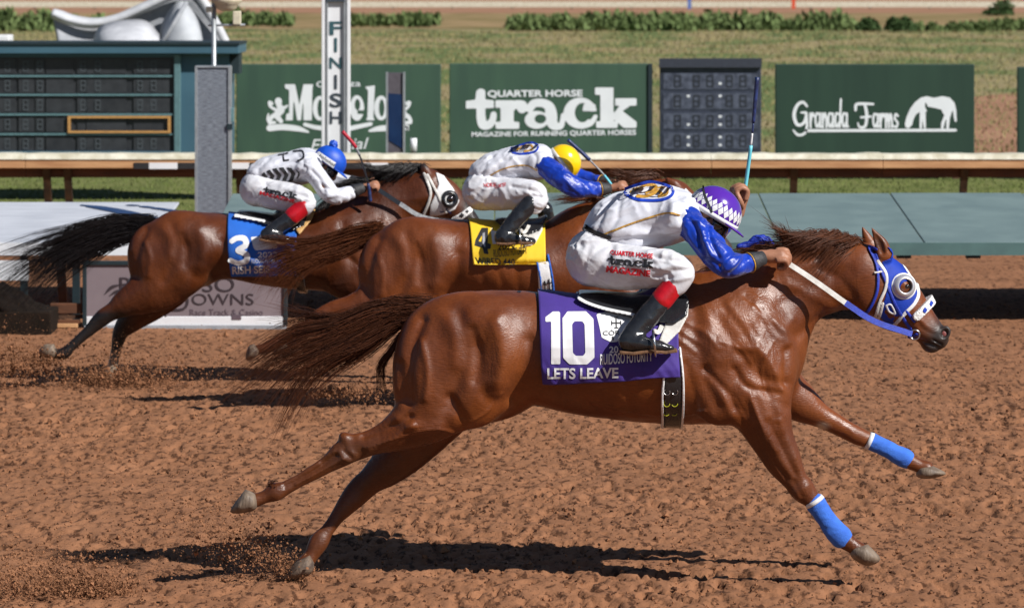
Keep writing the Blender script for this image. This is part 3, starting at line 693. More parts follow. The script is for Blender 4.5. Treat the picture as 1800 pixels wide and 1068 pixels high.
strands('mane', [[(1392,437,-.0),(1388,420,-.01),(1374,413,-.02),(1360,405,-.02)],[(1412,432,0),(1404,418,-.02),(1388,420,-.03),(1368,418,-.03)],[(1432,428,0),(1424,414,-.03),(1404,424,-.05),(1378,434,-.05)],
  [(1452,426,0),(1446,412,-.03),(1424,424,-.06),(1398,438,-.07)],[(1472,425,0),(1466,413,-.03),(1446,426,-.07),(1420,444,-.085)],[(1490,426,0),(1484,418,-.03),(1464,430,-.07),(1440,452,-.09)],[(1508,428,0),(1502,424,-.03),(1482,434,-.07),(1458,450,-.09)],[(1440,426,0),(1430,416,.03),(1412,420,.06),(1390,432,.09)]],
  1600, 0, M['hair_red'], R10, .0013, 6, 12, (.55, 1.2), seed=5, wave=3.)
strands('forelock', [[(1376,440,-.02),(1340,436,-.03),(1310,438,-.03),(1270,448,-.03)],[(1360,446,-.02),(1330,440,-.03),(1300,448,-.03),(1262,462,-.03)],[(1300,470,-.02),(1272,462,-.03),(1250,470,-.03),(1222,484,-.03)]], 420, 0, M['hair_brown'], R10, .0013, 7, 9, (.5, 1), seed=6).name = 'withers_mane'
# bandages on the front legs
for lg, nm in (([(1434,884,-.15,18,15),(1450,908,-.15,16.5,14),(1468,932,-.15,19,16),(1478,943,-.15,20,17)], 'b'), ([(1532,776,.13,16,14),(1558,788,.13,15,13.5),(1584,802,.13,17,15),(1592,806,.13,17,15)], 'b')):
    f = Field(); f.tube(ST(lg, 0), 0); v, q = f.mesh(.005); N = vnormals(v, q); v = v+N*((fbm(v*np.array([30, 30, 70.]), 2, 3)-.5)*.005)[:, None]; b = obj('bandage', v, q, M['bandage'], R10)
    f = Field(); p0, p1 = np.array(lg[0], float), np.array(lg[1], float); d = (p1-p0)/np.hypot(*(p1-p0)[:2]); e = p0-d*8; e2 = p0-d*1; e[3:] = p0[3:]*.93; e2[3:] = p0[3:]*1.03
    s_ = PXM(0); a3, b3 = W(*e[:2], e[2]), W(*e2[:2], e2[2]); MB().tube([a3, b3], [e[3]/s_*1.02, e2[3]/s_], 18).build('tape', M['white'], b, True)
# face: hood, cup, eye, bridle, shadow roll
HB = (1490, 415, 1690, 640)
hood_poly = [(1556,430),(1571,440),(1585,461),(1599,484),(1610,502),(1613,516),(1606,530),(1592,544),(1581,556),(1567,576),(1553,565),(1545,555),(1550,526),(1556,501),(1554,474),(1547,458),(1562,452),(1566,444)]
hood = h10.shell('hood', .005, minus(polym(hood_poly), stroke([(1590,503),(1591,503)], 24)), HB, M['royal'], res=.0035)
h10.shell('trim', .0075, union(stroke([(1611,500),(1612,516),(1604,531),(1590,545),(1578,559),(1566,575)], 6.5), stroke([(1572,441),(1586,462),(1600,485)], 3.5), stroke([(1554,534),(1560,545),(1570,548),(1562,532),(1554,534)], 3.5)), HB, M['white'], hood, res=.003)
br = h10.shell('bridle', .0085, union(stroke([(1526,434),(1538,464),(1539,501),(1531,528),(1520,548)], 5), stroke([(1536,446),(1553,490),(1570,532),(1588,562),(1598,576)], 5.5), stroke([(1590,544),(1604,562)], 5), stroke([(1527,432),(1537,436)], 5)), HB, M['webbing'], res=.003)
h10.shell('strap', .0095, union(stroke([(1540,456),(1554,478),(1553,502),(1542,529),(1536,558)], 5.5), stroke([(1548,530),(1542,560)], 5), stroke([(1566,574),(1584,552)], 4), stroke([(1534,476),(1546,474)], 3.5)), HB, M['white_tape'], br, res=.003)
h10.shell('shadow_roll', .028, stroke([(1642,524),(1626,537),(1608,553)], 15), HB, M['fleece'], res=.004)
h10.shell('roll_patch', .0305, union(polym([(1622,536),(1627,541),(1622,548),(1617,543)]), polym([(1634,525),(1639,530),(1634,537),(1630,532)])), HB, M['royal'], res=.003)
cup_c = W(1588, 503, -.078)
MB().lathe([(.052,-.02),(.050,.006),(.044,.022),(.033,.030),(.029,.030),(.028,.02),(.028,-.02)], cup_c, (.25, -1, .12), 28).build('blinker_cup', M['silver'], R10, True)
torus('cup_rim', Vector(cup_c)+Vector((.25, -1, .12)).normalized()*.004, .050, .005, M['white'], R10, (.25, -1, .12), 28)
ellipsoid('nostril', W(1660, 587, -.036), (.012, .006, .018), M['pink'], R10, ang=.5)
ellipsoid('eye', W(1593, 503, -.094), (.015, .012, .012), M['eye'], R10)
torus('bit_ring', W(1608, 588, -.085), .020, .0035, M['steel'], R10, (.1, 1, .1))
h10.shell('chin_strap', .008, stroke([(1609,586),(1590,598),(1580,596)], 6), (1560,560,1640,625), M['webbing'], res=.0035)
# saddle cloth, saddle, girth
cl10, cb10 = h10.drape(((945, 953, 1186, 1190), (676, 662)), M['purple'])
def cloth_text(s, q, bvh, m, parent, bold=.03, Yg=-.3, name='lettering', cut=3):
    V, Fc, _ = text2d(s, bold, cut); return wrap_print(name, quad_map(V, q), Fc, bvh, Yg, m, parent, .0045)
PW, PK, PR = M['print_white'], M['print_black'], M['print_red']
def tri_shape(prims, step, bvh, m, parent, name, Yg=-.3, off=.0045):
    V, Fc = shape2d(prims, step); return wrap_print(name, V, Fc, bvh, Yg, m, parent, off)
tri_shape([('p',[(959,560),(972,551),(985,551),(985,640),(969,640),(969,567),(959,568)])], 2.2, cb10, PW, cl10, 'digit')
tri_shape([('p',[(998,551),(1031,551),(1044,563),(1045,628),(1032,640),(1001,640),(990,629),(989,562)]),('-','p',[(1010,567),(1024,567),(1028,572),(1029,620),(1025,625),(1012,625),(1007,620),(1006,572)])], 2.2, cb10, PW, cl10, 'digit')
patch = tri_shape([('p',[(1049,555),(1100,548),(1112,552),(1112,598),(1075,602),(1058,594),(1054,575)])], 3, cb10, PW, cl10, 'patch')
tri_shape([('s',[(1084,562),(1084,578)],2),('s',[(1076,570),(1092,570)],2),('s',[(1081,561),(1087,561)],1.6),('s',[(1081,578),(1087,578)],1.6),('s',[(1076,567),(1076,573)],1.6),('s',[(1092,567),(1092,573)],1.6)], .7, cb10, PK, patch, 'emblem', off=.0065)
for s_, q_ in (('CÓR', [(1060,581),(1090,580),(1090,590),(1060,590)]), ('1', [(1076,592),(1079,592),(1079,598),(1076,598)])):
    V, Fc, _ = text2d(s_, 0.004, 2); wrap_print('lettering', quad_map(V, q_), Fc, cb10, -.3, PK, patch, .0065)
cloth_text('20', [(1071,609),(1087,608),(1087,620),(1071,620)], cb10, PW, cl10, .02)
cloth_text('RUIDOSO FUTURITY', [(1055,622),(1147,616),(1147,634),(1055,641)], cb10, PW, cl10, .012)
cloth_text('LETS LEAVE', [(962,647),(1087,645),(1087,664),(962,667)], cb10, PW, cl10, .025)
SB = (1000, 480, 1225, 620)
sd = h10.shell('saddle', .034, polym([(1016,512),(1050,512),(1110,518),(1165,512),(1196,500),(1207,520),(1203,545),(1180,560),(1150,556),(1128,552),(1100,548),(1060,538),(1030,530)]), SB, M['black_leather'], res=.006)
h10.shell('saddle_binding', .038, stroke([(1016,519),(1034,527),(1062,535),(1098,542),(1126,548)], 5), SB, M['white'], sd, res=.004)
h10.shell('saddle_pad', .022, polym([(1165,560),(1198,520),(1207,524),(1205,546),(1190,572),(1162,598),(1152,592)]), SB, M['white_tape'], res=.005, near=True)
gb = (1140, 560, 1215, 760)
g10 = h10.shell('girth', .016, polym([(1164,600),(1190,600),(1196,760),(1166,760)]), gb, M['black_leather'], res=.006)
h10.shell('girth_edge', .019, union(stroke([(1163,640),(1160,690),(1164,752)], 4), stroke([(1190,600),(1196,660),(1197,752)], 4)), gb, M['elastic'], g10, res=.004)
YL = mat('yellow_stitch', srgb(190, 190, 40), .6)
for cx in (1173, 1187):
    for cy in (690, 712, 730):
        c_ = W(cx, cy, -.3); hh = h10.bvh.ray_cast(Vector((c_[0], -1, c_[2])), Vector((0, 1, 0)))
        if hh[0] is not None: torus('stitch', (hh[0].x, hh[0].y-.018, hh[0].z), .012, .0015, YL if cy > 695 else M['steel'], g10, (0, 1, 0), 14, 5)
# reins
ribbon('rein', [W(1378,458,-.16), W(1430,492,-.155), W(1486,532,-.145)], .021, M['white_tape'], R10, .006)
rn = ribbon('rein', [W(1486,532,-.145), W(1536,564,-.130), W(1603,587,-.095)], .024, M['webbing'], R10, .006)
ribbon('rein', [W(1378,458,.02), W(1440,490,.14), W(1536,564,.12), W(1603,587,.09)], .021, M['white_tape'], R10, .006)
f = Field(); f.tube(ST([(1299,434,.06,6),(1318,430,.06,8),(1333,423,.06,11),(1345,426,.06,12),(1355,436,.06,9)], 0), 0); v, q = f.mesh(.005); v = v+vnormals(v, q)*((fbm(v*60, 2, 2)-.5)*.012)[:, None]; obj('rein_knot', v, q, M['webbing'], R10)
# ------------------------------------------------------------------ riders
M['skin'] = mat('skin', (.34, .16, .095), .5, (.27, .12, .07), 30, .15, 220, spec=.4)
M['satin_white'] = mat('white_satin', (.585, .595, .655), .40, (.54, .55, .61), 14, .12, 60, spec=.5, sheen=.15)
M['satin_blue'] = mat('blue_satin', srgb(10, 54, 165), .36, srgb(7, 42, 138), 14, .2, 70, spec=.4, sheen=.3)
M['breeches'] = mat('white_breeches', (.585, .59, .625), .5, (.54, .54, .58), 14, .12, 90)
M['cuff_black'] = mat('black_cuff', (.02, .02, .022), .6, (.03, .03, .033), 60, .3, 200)
M['boot_red'] = mat('red_boot_top', srgb(176, 16, 30), .3, srgb(150, 12, 24), 30, .1, spec=.6)
M['sole'] = mat('boot_sole', srgb(120, 86, 58), .8, srgb(84, 58, 38), 60, .3)
M['helm_purple'] = mat('purple_helmet', srgb(80, 38, 152), .16, srgb(76, 34, 146), 6, spec=.6, coat=.6)
M['helm_yellow'] = mat('yellow_helmet', srgb(232, 192, 14), .2, srgb(226, 184, 10), 6, spec=.6, coat=.5)
M['helm_blue'] = mat('blue_helmet', srgb(12, 76, 185), .5, srgb(10, 66, 170), 30, .1, 200)
M['lens'] = mat('goggle_lens', (.008, .008, .010), .08, spec=.7)
def fist(f, wrist, d, u, size=1., grip=1.):
    "five separate fingers closed round a rein: d forward, u back of the hand"
    w_ = Vector(wrist); d = Vector(d).normalized(); u = Vector(u); u = (u-d*u.dot(d)).normalized(); l = d.cross(u)
    P = lambda a, b, c: w_+(d*a+u*b+l*c)*size
    def T(pts, r, k=.006): f.tube([(*p, q*size, q*size) for p, q in zip(pts, r)], k, n=4)
    T([P(-.02,0,0), P(.02,0,0), P(.06,.006,0)], [.024,.027,.028], .015)
    for i, (c, ln) in enumerate(((-.033,.94), (-.011,1.05), (.011,1.), (.033,.8))):
        T([P(.05,.008,c), P(.05+.034*ln,.010,c), P(.05+.046*ln,-.014,c*.95), P(.05+.030*ln,-.036,c*.9), P(.05+.004,-.036,c*.85)], [.0125,.0115,.0105,.0098,.0088], .003)
    T([P(.012,-.004,-.030), P(.034,-.016,-.048), P(.060,-.030,-.040), P(.076,-.038,-.022)], [.0125,.0122,.011,.0095], .006)
def cloth_part(name, f, res, m, parent, amp=.006, fr=(1, 0, 0), seed=1, folds=(), trim=None, lo=None, hi=None):
    v, q = f.mesh(res, lo, hi, trim); N = vnormals(v, q)
    d = np.array(fr, float); d /= np.linalg.norm(d); e1 = np.cross(d, (0, 1., 0)); e1 /= np.linalg.norm(e1)+1e-9; e2 = np.cross(d, e1)
    wp = (fbm(v*9, 2, seed+7)-.5)*.09
    p = np.stack([v@d*8, (v@e1+wp)*24, (v@e2+wp)*24], 1); n1 = 1-np.abs(2*fbm(p, 2, seed)-1)
    p2 = np.stack([v@d*22, (v@e1+wp)*58, (v@e2-wp)*58], 1); n2 = 1-np.abs(2*vnoise(p2, seed+3)-1)
    env = np.clip(fbm(v*7+3, 2, seed+5)*2.2-.45, .15, 1.3)
    dsp = ((n1**2-.55)*1.5+(n2-.5)*.4)*amp*env
    D = v[:, 1]+DC; X = 900+v[:, 0]*F/D; Z = YH+(H-v[:, 2])*F/D
    for pts, am, wd in folds: dsp = dsp+am*.001*np.exp(-(seg_d(X, Z, crom(np.array(pts, float), 4).tolist() if len(pts) > 2 else pts)/wd)**2)*np.clip(-N[:, 1]*2+.3, 0, 1)
    v = v+N*dsp[:, None]
    return obj(name, v, q, m, parent), bvh_of(v, q), (v, q)
TR = 4.108
def track_shape():
    "the slab-serif word of the magazine's board, unit box"
    p = [('s',[(268,345),(268,520)],64),('p',[(160,405),(235,395),(300,395),(362,400),(362,458),(160,462)]),('p',[(235,330),(300,325),(300,420),(225,420)]),('c',[(268,520),(282,580),(325,582),(352,548),(360,505)],[66,66,60,50,44]),
      ('p',[(372,400),(505,400),(505,610),(410,610),(410,455),(372,455)]),('p',[(375,560),(545,560),(545,612),(375,612)]),('c',[(480,470),(520,430),(562,440)],[50,56,80]),('o',565,460,36,36),
      ('c',[(620,462),(650,425),(710,420),(760,445),(775,500),(780,560),(800,590),(845,590),(858,540),(860,510)],[56,60,62,70,84,80,62,44,34,30]),('o',670,545,86,66),('-','o',697,538,42,34),
      ('o',985,495,120,115),('-','o',1000,492,54,72),('-','p',[(1000,482),(1130,482),(1130,560),(1040,540),(1000,530)]),('c',[(1000,590),(1060,570),(1096,520)],[44,40,30]),('p',[(1010,430),(1096,430),(1096,480),(1000,480)]),
      ('p',[(1092,305),(1225,305),(1225,605),(1130,605),(1130,360),(1092,360)]),('p',[(1100,556),(1255,556),(1255,605),(1100,605)]),('p',[(1225,500),(1300,400),(1360,430),(1290,480),(1392,560),(1392,605),(1300,605),(1225,540)]),('p',[(1238,385),(1392,385),(1392,440),(1238,440)])]
    V, Fc = shape2d(p, 9.); return (V-V.min(0))/(V.max(0)-V.min(0)), Fc
TRACK = track_shape()
class Rider:
    def __init__(s, Y0, base_px, label, J, mats, res=.006):
        s.Y0 = Y0; s.px = PXM(Y0); r = s.root = empty('person', W(*base_px, Y0), label, 'person'); s.J = J
        k = s.px
        def thin(l, q): return [(a, b, c, d*q, (e[0] if e else d)*q) for a, b, c, d, *e in l]
        c = np.array(J['head'][:2], float); an = math.radians(J['tilt']); fv = Vector((math.cos(an), 0, -math.sin(an))); uv = Vector((math.sin(an), 0, math.cos(an)))
        hc = Vector(W(*c, Y0+J['head'][2])); s.hc, s.fv, s.uv = hc, fv, uv; sc = J.get('hs', 1.)
        A = lambda a, b, y: hc+(fv*a+uv*b+Vector((0, y, 0)))*sc
        # one continuous body: torso, neck, head with face, arms, five-fingered hands, legs
        b = s.bf = Field()
        b.tube(ST(thin(J['torso'], .78), Y0), .02)
        b.tube([(*W(*J['neck'][:2], Y0), .055, .055), (*A(-.02, -.04, 0), .052, .052)], .02)
        b.ball(A(0, 0, 0), (.088*sc, .072*sc, .088*sc), .02); b.ball(A(.03, -.07, 0), (.052*sc, .055*sc, .062*sc), .03)
        b.ball(A(.085, -.062, 0), (.018, .013, .022), .012, ang=-an); b.ball(A(.062, -.122, 0), (.020, .022, .016), .012); b.ball(A(.07, -.10, 0), (.018, .024, .007), .006)
        for sg in (-1, 1):
            b.ball(A(-.005, -.058, sg*.068), (.018, .008, .030), .006); b.ball(A(.064, -.045, sg*.03), (.014, .012, .010), .004, True)
        for arm in ('arm_n', 'arm_f'): b.tube(ST(thin(J[arm], .72), Y0), .02)
        for leg in ('leg_n', 'leg_f'): b.tube(ST(thin(J[leg], .7), Y0), .02)
        for h in ('hand_n', 'hand_f'):
            px, py, dy, d, u = J[h]; fist(b, W(px, py, Y0+dy), d, u, J.get('hand', 1.))
        v, q = b.mesh(.0062); s.body = obj('body', v, q, M['skin'], r)
        # shirt, sleeves, cuffs, breeches
        f = Field(); f.tube(ST(thin(J['torso'], .965), Y0), 0)
        for sh in ('shoulder',): f.tube(ST(J[sh], Y0), .05)
        for e in J.get('shirt_extra', []): f.ball(W(e[0], e[1], Y0+e[2]), (e[3]/k, e[5], e[4]/k), .05)
        o, s.shirt_bvh, _ = cloth_part('shirt', f, res, mats['shirt'], r, .010, (1, .2, .35), J['seed'], J.get('folds_shirt', ())); s.shirt = o
        for i, a in enumerate(('arm_n', 'arm_f')):
            f = Field(); f.tube(ST(thin(J[a], .92), Y0), 0); o, bv, _ = cloth_part('sleeve', f, res*.85, mats['sleeve'], r, .0085, (1, 0, -.6), J['seed']+i+3, J.get('folds_sleeve', ()) if i == 0 else ())
            if i == 0: s.sleeve, s.sleeve_bvh = o, bv
            (x0, y0, d0, r0), (x1, y1, d1, r1) = J[a][-1][:4], J['cuff'][i]; p0, p1 = W(x0, y0, Y0+d0), W(x1, y1, Y0+d1); e0 = p0+(p1-p0)*.02
            MB().tube([e0, p0+(p1-p0)*.3, p0+(p1-p0)*.7, p1], [r0/k*1.04, r0/k*1.0, r1/k*1.05, r1/k], 18).build('cuff', mats['cuff'], o, True)
            t = (p1-p0)/np.linalg.norm(p1-p0); torus('piping', p0+t*.004, r0/k*1.03, .0028, mats['piping'], o, t)
        f = Field(); f.tube(ST(J['leg_n'], Y0), 0); f.tube(ST(J['leg_f'], Y0), .04); f.tube(ST(J['seat'], Y0), .06)
        o, s.br_bvh, _ = cloth_part('breeches', f, res, mats['breeches'], r, .008, (1, .3, -.25), J['seed']+9, J.get('folds_breeches', ())); s.breeches = o
        MBt = Field(); MBt.tube(ST(J['belt'], Y0), 0, spline=False)
        if J.get('belt_on'): v, q = MBt.mesh(.006); obj('waistband', v, q, mats.get('belt', M['royal']), r)
        # boots
        for i, bt in enumerate(('boot_n', 'boot_f')):
            f = Field(); f.tube(ST(J[bt]['shaft'], Y0), 0); f.tube(ST(J[bt]['foot'], Y0), .02)
            o, bv, _ = cloth_part('boot', f, .0065, M['black_leather'], r, .004, (.3, 1, .3), J['seed']+20+i)
            if J[bt].get('top'): f = Field(); f.tube(ST(J[bt]['top'], Y0), 0, spline=False); v, q = f.mesh(.004, trim_none(f)[0], trim_none(f)[1]); obj('boot_top', v, q, mats['boot_top'], o)
            P = [W(a, b_, Y0+d) for a, b_, d in J[bt]['sole']]; hw = .038; V = []; n = len(P)
            for p in P: V += [p+np.array((0, -hw, -.006)), p+np.array((0, hw, -.006)), p+np.array((0, hw, .006)), p+np.array((0, -hw, .006))]
            Fc = [(j*4+a, j*4+(a+1) % 4, (j+1)*4+(a+1) % 4, (j+1)*4+a) for j in range(n-1) for a in range(4)]+[(3, 2, 1, 0), tuple(4*n-4+a for a in range(4))]
            bevel(obj('sole', V, Fc, M['sole'], o, False), .003)
        # helmet
        s.helmet(mats)
    def dome(s, az, el, off=0.):
        R = s.J['helm_r']/s.px; x, y, z = 1.16*math.cos(el)*math.cos(az), .95*math.cos(el)*math.sin(az), 1.04*math.sin(el)
        return s.hc+s.fv*s.J.get('hf', .008)+s.uv*s.J.get('hu', .012)+(s.fv*x-Vector((0, 1, 0))*y+s.uv*z)*(R+off)
    def patch(s, name, pts, m, parent, off=.0016):
        return obj(name, [s.dome(a, e, off) for a, e in pts], [tuple(range(len(pts)))], m, parent, False)
    def helmet(s, mats):
        n, k = 40, 18; V = []; Fc = []; e0 = math.radians(-14)
        for j in range(k+1):
            e = e0+(math.pi/2-e0)*j/k*.999
            for i in range(n): V.append(s.dome(2*math.pi*i/n, e))
        for j in range(k):
            for i in range(n): a = j*n+i; b = j*n+(i+1) % n; Fc.append((a, b, b+n, a+n))
        h = s.h = obj('helmet', V, Fc, mats['helmet'], s.root); solid(h, .008, 1); s.helm_bvh = bvh_of(V, Fc)
        V = []; Fc = []
        for i in range(n):
            for e, o in ((-14.5, .003), (-14.5, -.006), (-3, -.006), (-3, .003)): V.append(s.dome(2*math.pi*i/n, math.radians(e), o))
        for i in range(n):
            for j in range(4): Fc.append((i*4+j, ((i+1) % n)*4+j, ((i+1) % n)*4+(j+1) % 4, i*4+(j+1) % 4))
        if mats.get('rim'): obj('rim', V, Fc, mats['rim'], h)
        V = []; Fc = []; m_ = 15
        for i in range(m_):
            a = math.radians(-62+124*i/(m_-1)); t = math.cos(a*1.35) if abs(a*1.35) < 1.57 else 0
            p = s.dome(a, math.radians(-10), .001); V += [p, p+(s.fv*.042-s.uv*.012)*max(t, 0)]
        for i in range(m_-1): Fc.append((2*i, 2*i+1, 2*i+3, 2*i+2))
        o = obj('peak', V, Fc, mats['helmet'], h); solid(o, .006, 0)
        # goggles: curved dark lens and frame in front of the eyes
        A = lambda a, b, y: s.hc+(s.fv*a+s.uv*b+Vector((0, y, 0)))*s.J.get('hs', 1.)
        V = []; Fc = []; m_ = 14
        for i in range(m_):
            a = math.radians(-88+176*i/(m_-1))
            for b in (-.016, -.03, -.055, -.068): V.append(A(.015+.078*math.cos(a)-(.006 if b in (-.016, -.068) else 0), b, .076*math.sin(a)))
        for i in range(m_-1):
            for j in range(3): Fc.append((i*4+j, i*4+j+1, (i+1)*4+j+1, (i+1)*4+j))
        o = obj('goggles', V, Fc, M['lens'], s.root); solid(o, .008, 0)
        V = [A(.0, -.02, -.076), A(-.03, -.05, -.074), A(.0, -.12, -.05), A(.04, -.135, -.03), A(.045, -.14, 0.), A(.04, -.135, .03), A(0, -.12, .05), A(-.03, -.05, .074)]
        MB().tube(V, .006, 6).build('chin_strap', M['cuff_black'], s.root, True)
    def whip(s, pts, label, bands):
        "pts: px,py,dy from butt to tip; bands: (t0,t1,radius,material,name)"
        P = [Vector(W(a, b, s.Y0+c)) for a, b, c in pts]; o = empty('riding_whip', P[0], label, 'whip')
        C = [Vector(p) for p in crom(np.array([tuple(p) for p in P]), 10)] if len(P) > 2 else [P[0]+(P[1]-P[0])*i/20 for i in range(21)]
        N = len(C)-1
        for t0, t1, r0, r1, m, nm in bands:
            q = C[int(t0*N):int(t1*N)+1]; MB().tube(q, [r0+(r1-r0)*i/(len(q)-1) for i in range(len(q))], 8).build(nm, m, o, True)
        return o
    def text(s, t, q, bvh, m, parent, bold=.02, Yg=-.25, cut=2): V, Fc, _ = text2d(t, bold, cut); return wrap_print('lettering', quad_map(V, q), Fc, bvh, s.Y0+Yg, m, parent, .0035)
    def shape(s, V, Fc, bvh, m, parent, name, off=.0035): return wrap_print(name, V, Fc, bvh, s.Y0-.25, m, parent, off)
def trim_none(f):
    return f.bounds(.02)
def stirrup(r, foot, top, Y, m_strap, px):
    c = W(*foot, Y); V = []
    o = torus('stirrup', c, .052, .005, M['steel'], r, (1, 0, .1), 18, 6); 
    ribbon('stirrup_leather', [W(foot[0], foot[1]-.052*px, Y), W((foot[0]+top[0])/2, (foot[1]+top[1])/2, Y+.05), W(top[0], top[1], Y+.16)], .018, m_strap, r)
    return o

J10 = dict(seed=3,
  folds_shirt=[([(1050,404),(1060,372),(1074,350)],-7,5),([(1068,412),(1085,382),(1090,352)],-6,5),([(1075,425),(1120,418),(1165,420),(1195,412)],-8,5),([(1085,436),(1130,428),(1180,428)],6,5),([(1100,400),(1130,396),(1165,400)],-4,5),([(1190,345),(1200,360),(1196,382)],-7,5),([(1172,340),(1182,362),(1178,385)],5,6),([(1110,415),(1150,408),(1190,396)],5,5),([(1060,392),(1100,376),(1140,362)],-4,6),([(1120,345),(1135,368)],4,6)],
  folds_sleeve=[([(1212,385),(1225,405),(1232,430)],-9,4),([(1228,392),(1238,420),(1250,450)],8,5),([(1245,400),(1250,425),(1264,452)],-9,4),([(1262,470),(1280,452),(1290,446)],-9,4),([(1268,478),(1290,466),(1300,452)],7,4),([(1284,482),(1298,470),(1312,452)],-7,4),([(1240,455),(1258,462),(1272,478)],-7,4),([(1205,400),(1218,425),(1236,448)],6,4)],
  folds_breeches=[([(1072,428),(1050,440),(1024,470)],-7,5),([(1078,432),(1064,456),(1040,492)],-6,5),([(1085,436),(1080,470),(1070,500)],4,6),([(1205,462),(1180,458),(1150,452)],-7,4),([(1212,474),(1185,476),(1158,486)],-8,4),([(1212,486),(1190,492),(1172,494)],7,4),([(1200,452),(1170,448),(1140,446)],6,4),([(1012,450),(1022,480),(1046,500)],-4,6),([(1130,500),(1110,492),(1090,496)],-5,5),([(1165,470),(1188,466),(1206,470)],5,4)], head=(1251,374,-.01), tilt=31, neck=(1212,374), helm_r=42, hs=1.0,
  torso=[(1060,404,0,36,56),(1082,392,0,47,64),(1112,386,0,54,70),(1148,380,0,56,74),(1182,378,0,46,70),(1202,380,0,34,52)],
  shoulder=[(1192,386,-.15,32),(1188,380,0,40),(1188,372,.15,32)], shirt_extra=[(1100,408,-.06,50,30,.10)],
  arm_n=[(1210,390,-.17,27),(1232,414,-.215,27),(1256,444,-.25,28),(1278,464,-.26,26),(1300,465,-.23,20),(1316,462,-.205,17)],
  arm_f=[(1205,376,.17,26),(1222,396,.24,24),(1240,416,.28,22),(1258,410,.27,20),(1278,388,.25,17),(1290,374,.24,15)],
  cuff=[(1341,453,-.17,13), (1300,362,.235,12)],
  hand_n=(1346,450,-.165,(1,.0,-.06),(-.0,-.55,.8)), hand_f=(1300,366,.232,(.15,-.15,1),(.9,.25,0)),
  leg_n=[(1044,456,-.07,43,44),(1088,468,-.13,41,36),(1140,470,-.2,34,31),(1182,471,-.245,29,26),(1197,482,-.265,23,22),(1192,498,-.27,19,19),(1184,505,-.272,18,18)],
  leg_f=[(1044,456,.07,43,44),(1088,468,.13,41,36),(1138,474,.2,34,31),(1172,484,.245,27,25),(1176,496,.265,22,21),(1160,504,.27,19,19),(1146,512,.272,18,18)],
  seat=[(1046,452,-.04,44,50),(1046,452,.04,44,50)], belt=[(1040,406,0,24,48),(1062,420,0,24,52)],
  boot_n=dict(shaft=[(1172,516,-.278,18,18),(1152,540,-.29,19,18),(1130,566,-.305,19,18),(1112,586,-.32,17,16)], foot=[(1102,600,-.335,16,15),(1120,602,-.34,15,15),(1150,607,-.345,11,15),(1180,611,-.345,6,11)],
    top=[(1180,506,-.272,19.5,19.5),(1164,526,-.284,19.8,19.8)], sole=[(1089,618,-.335),(1112,620,-.34),(1140,616,-.345),(1170,618,-.345),(1190,615,-.345)]),
  boot_f=dict(shaft=[(1140,516,.278,17,17),(1126,532,.29,18,17),(1112,556,.305,18,17),(1100,574,.32,16,16)], foot=[(1092,588,.335,15,15),(1120,592,.34,13,15),(1160,600,.345,7,12)], sole=[(1082,604,.335),(1110,606,.34),(1165,606,.345)]))
m10 = dict(shirt=M['satin_white'], sleeve=M['satin_blue'], cuff=M['cuff_black'], piping=M['gold'], breeches=M['breeches'], boot_top=M['boot_red'], helmet=M['helm_purple'], rim=M['white'])
r10 = Rider(0, (1110, 620), 'rider in white shirt with blue satin sleeves and purple helmet raising a whip', J10, m10, .006)
for i in range(26):                              # row of white diamonds round the helmet
    a = 2*math.pi*i/26; d = math.pi/26*.92
    r10.patch('diamond', [(a-d, math.radians(8)), (a, math.radians(-2)), (a+d, math.radians(8)), (a, math.radians(20))], M['print_white'], r10.h)
    r10.patch('diamond', [(a+math.pi/26-d*.8, math.radians(20)), (a+math.pi/26, math.radians(10)), (a+math.pi/26+d*.8, math.radians(20)), (a+math.pi/26, math.radians(29))], M['print_white'], r10.h)
V, Fc = shape2d([('c',[(1236,328),(1240,345),(1246,360),(1251,372)],4)], 1.5); wrap_print('goggle_strap', V, Fc, r10.helm_bvh, -.1, M['cuff_black'], r10.h, .004)
bl = srgb(24, 62, 160)
V, Fc = shape2d([('c',[(1099,337),(1120,328),(1148,322),(1180,331),(1185,344),(1163,354),(1125,354),(1104,346),(1099,337)],5)], 1.3); em = r10.shape(V, Fc, r10.shirt_bvh, M['royal'], r10.shirt, 'emblem')
V, Fc = shape2d([('c',[(1112,342),(1130,332),(1150,328),(1158,338),(1142,347),(1122,348)],5),('s',[(1150,328),(1166,344)],5),('s',[(1138,342),(1172,332)],4),('c',[(1160,348),(1174,344),(1177,336)],4)], 1.3); r10.shape(V, Fc, r10.shirt_bvh, M['gold'], r10.shirt, 'monogram', .005)
V, Fc = shape2d([('c',[(1063,415),(1098,400),(1147,383),(1177,375),(1195,379)],3)], 1.2); r10.shape(V, Fc, r10.shirt_bvh, M['gold'], r10.shirt, 'braid')
V, Fc = shape2d([('c',[(1027,402),(1046,412),(1072,421)],8)], 2); r10.shape(V, Fc, r10.shirt_bvh, M['whip_dark'] if 'whip_dark' in M else M['print_black'], r10.shirt, 'waistband', .006)
r10.text('QUARTER HORSE', [(1074,441),(1148,445),(1147,455),(1073,450)], r10.br_bvh, M['print_red'], r10.breeches, .03)
V, Fc = TRACK; r10.shape(quad_map(V, [(1069,450),(1148,455),(1147,471),(1068,466)]), Fc, r10.br_bvh, M['print_black'], r10.breeches, 'lettering')
r10.text('MAGAZINE', [(1067,468),(1143,474),(1142,486),(1065,480)], r10.br_bvh, M['print_red'], r10.breeches, .05)
M['whip_cyan'] = mat('cyan_whip', srgb(110, 200, 215), .4, srgb(90, 180, 200), 20); M['whip_dark'] = mat('dark_whip', srgb(34, 52, 104), .45, srgb(20, 30, 64), 40); M['whip_red'] = mat('red_whip', srgb(170, 24, 48), .4)
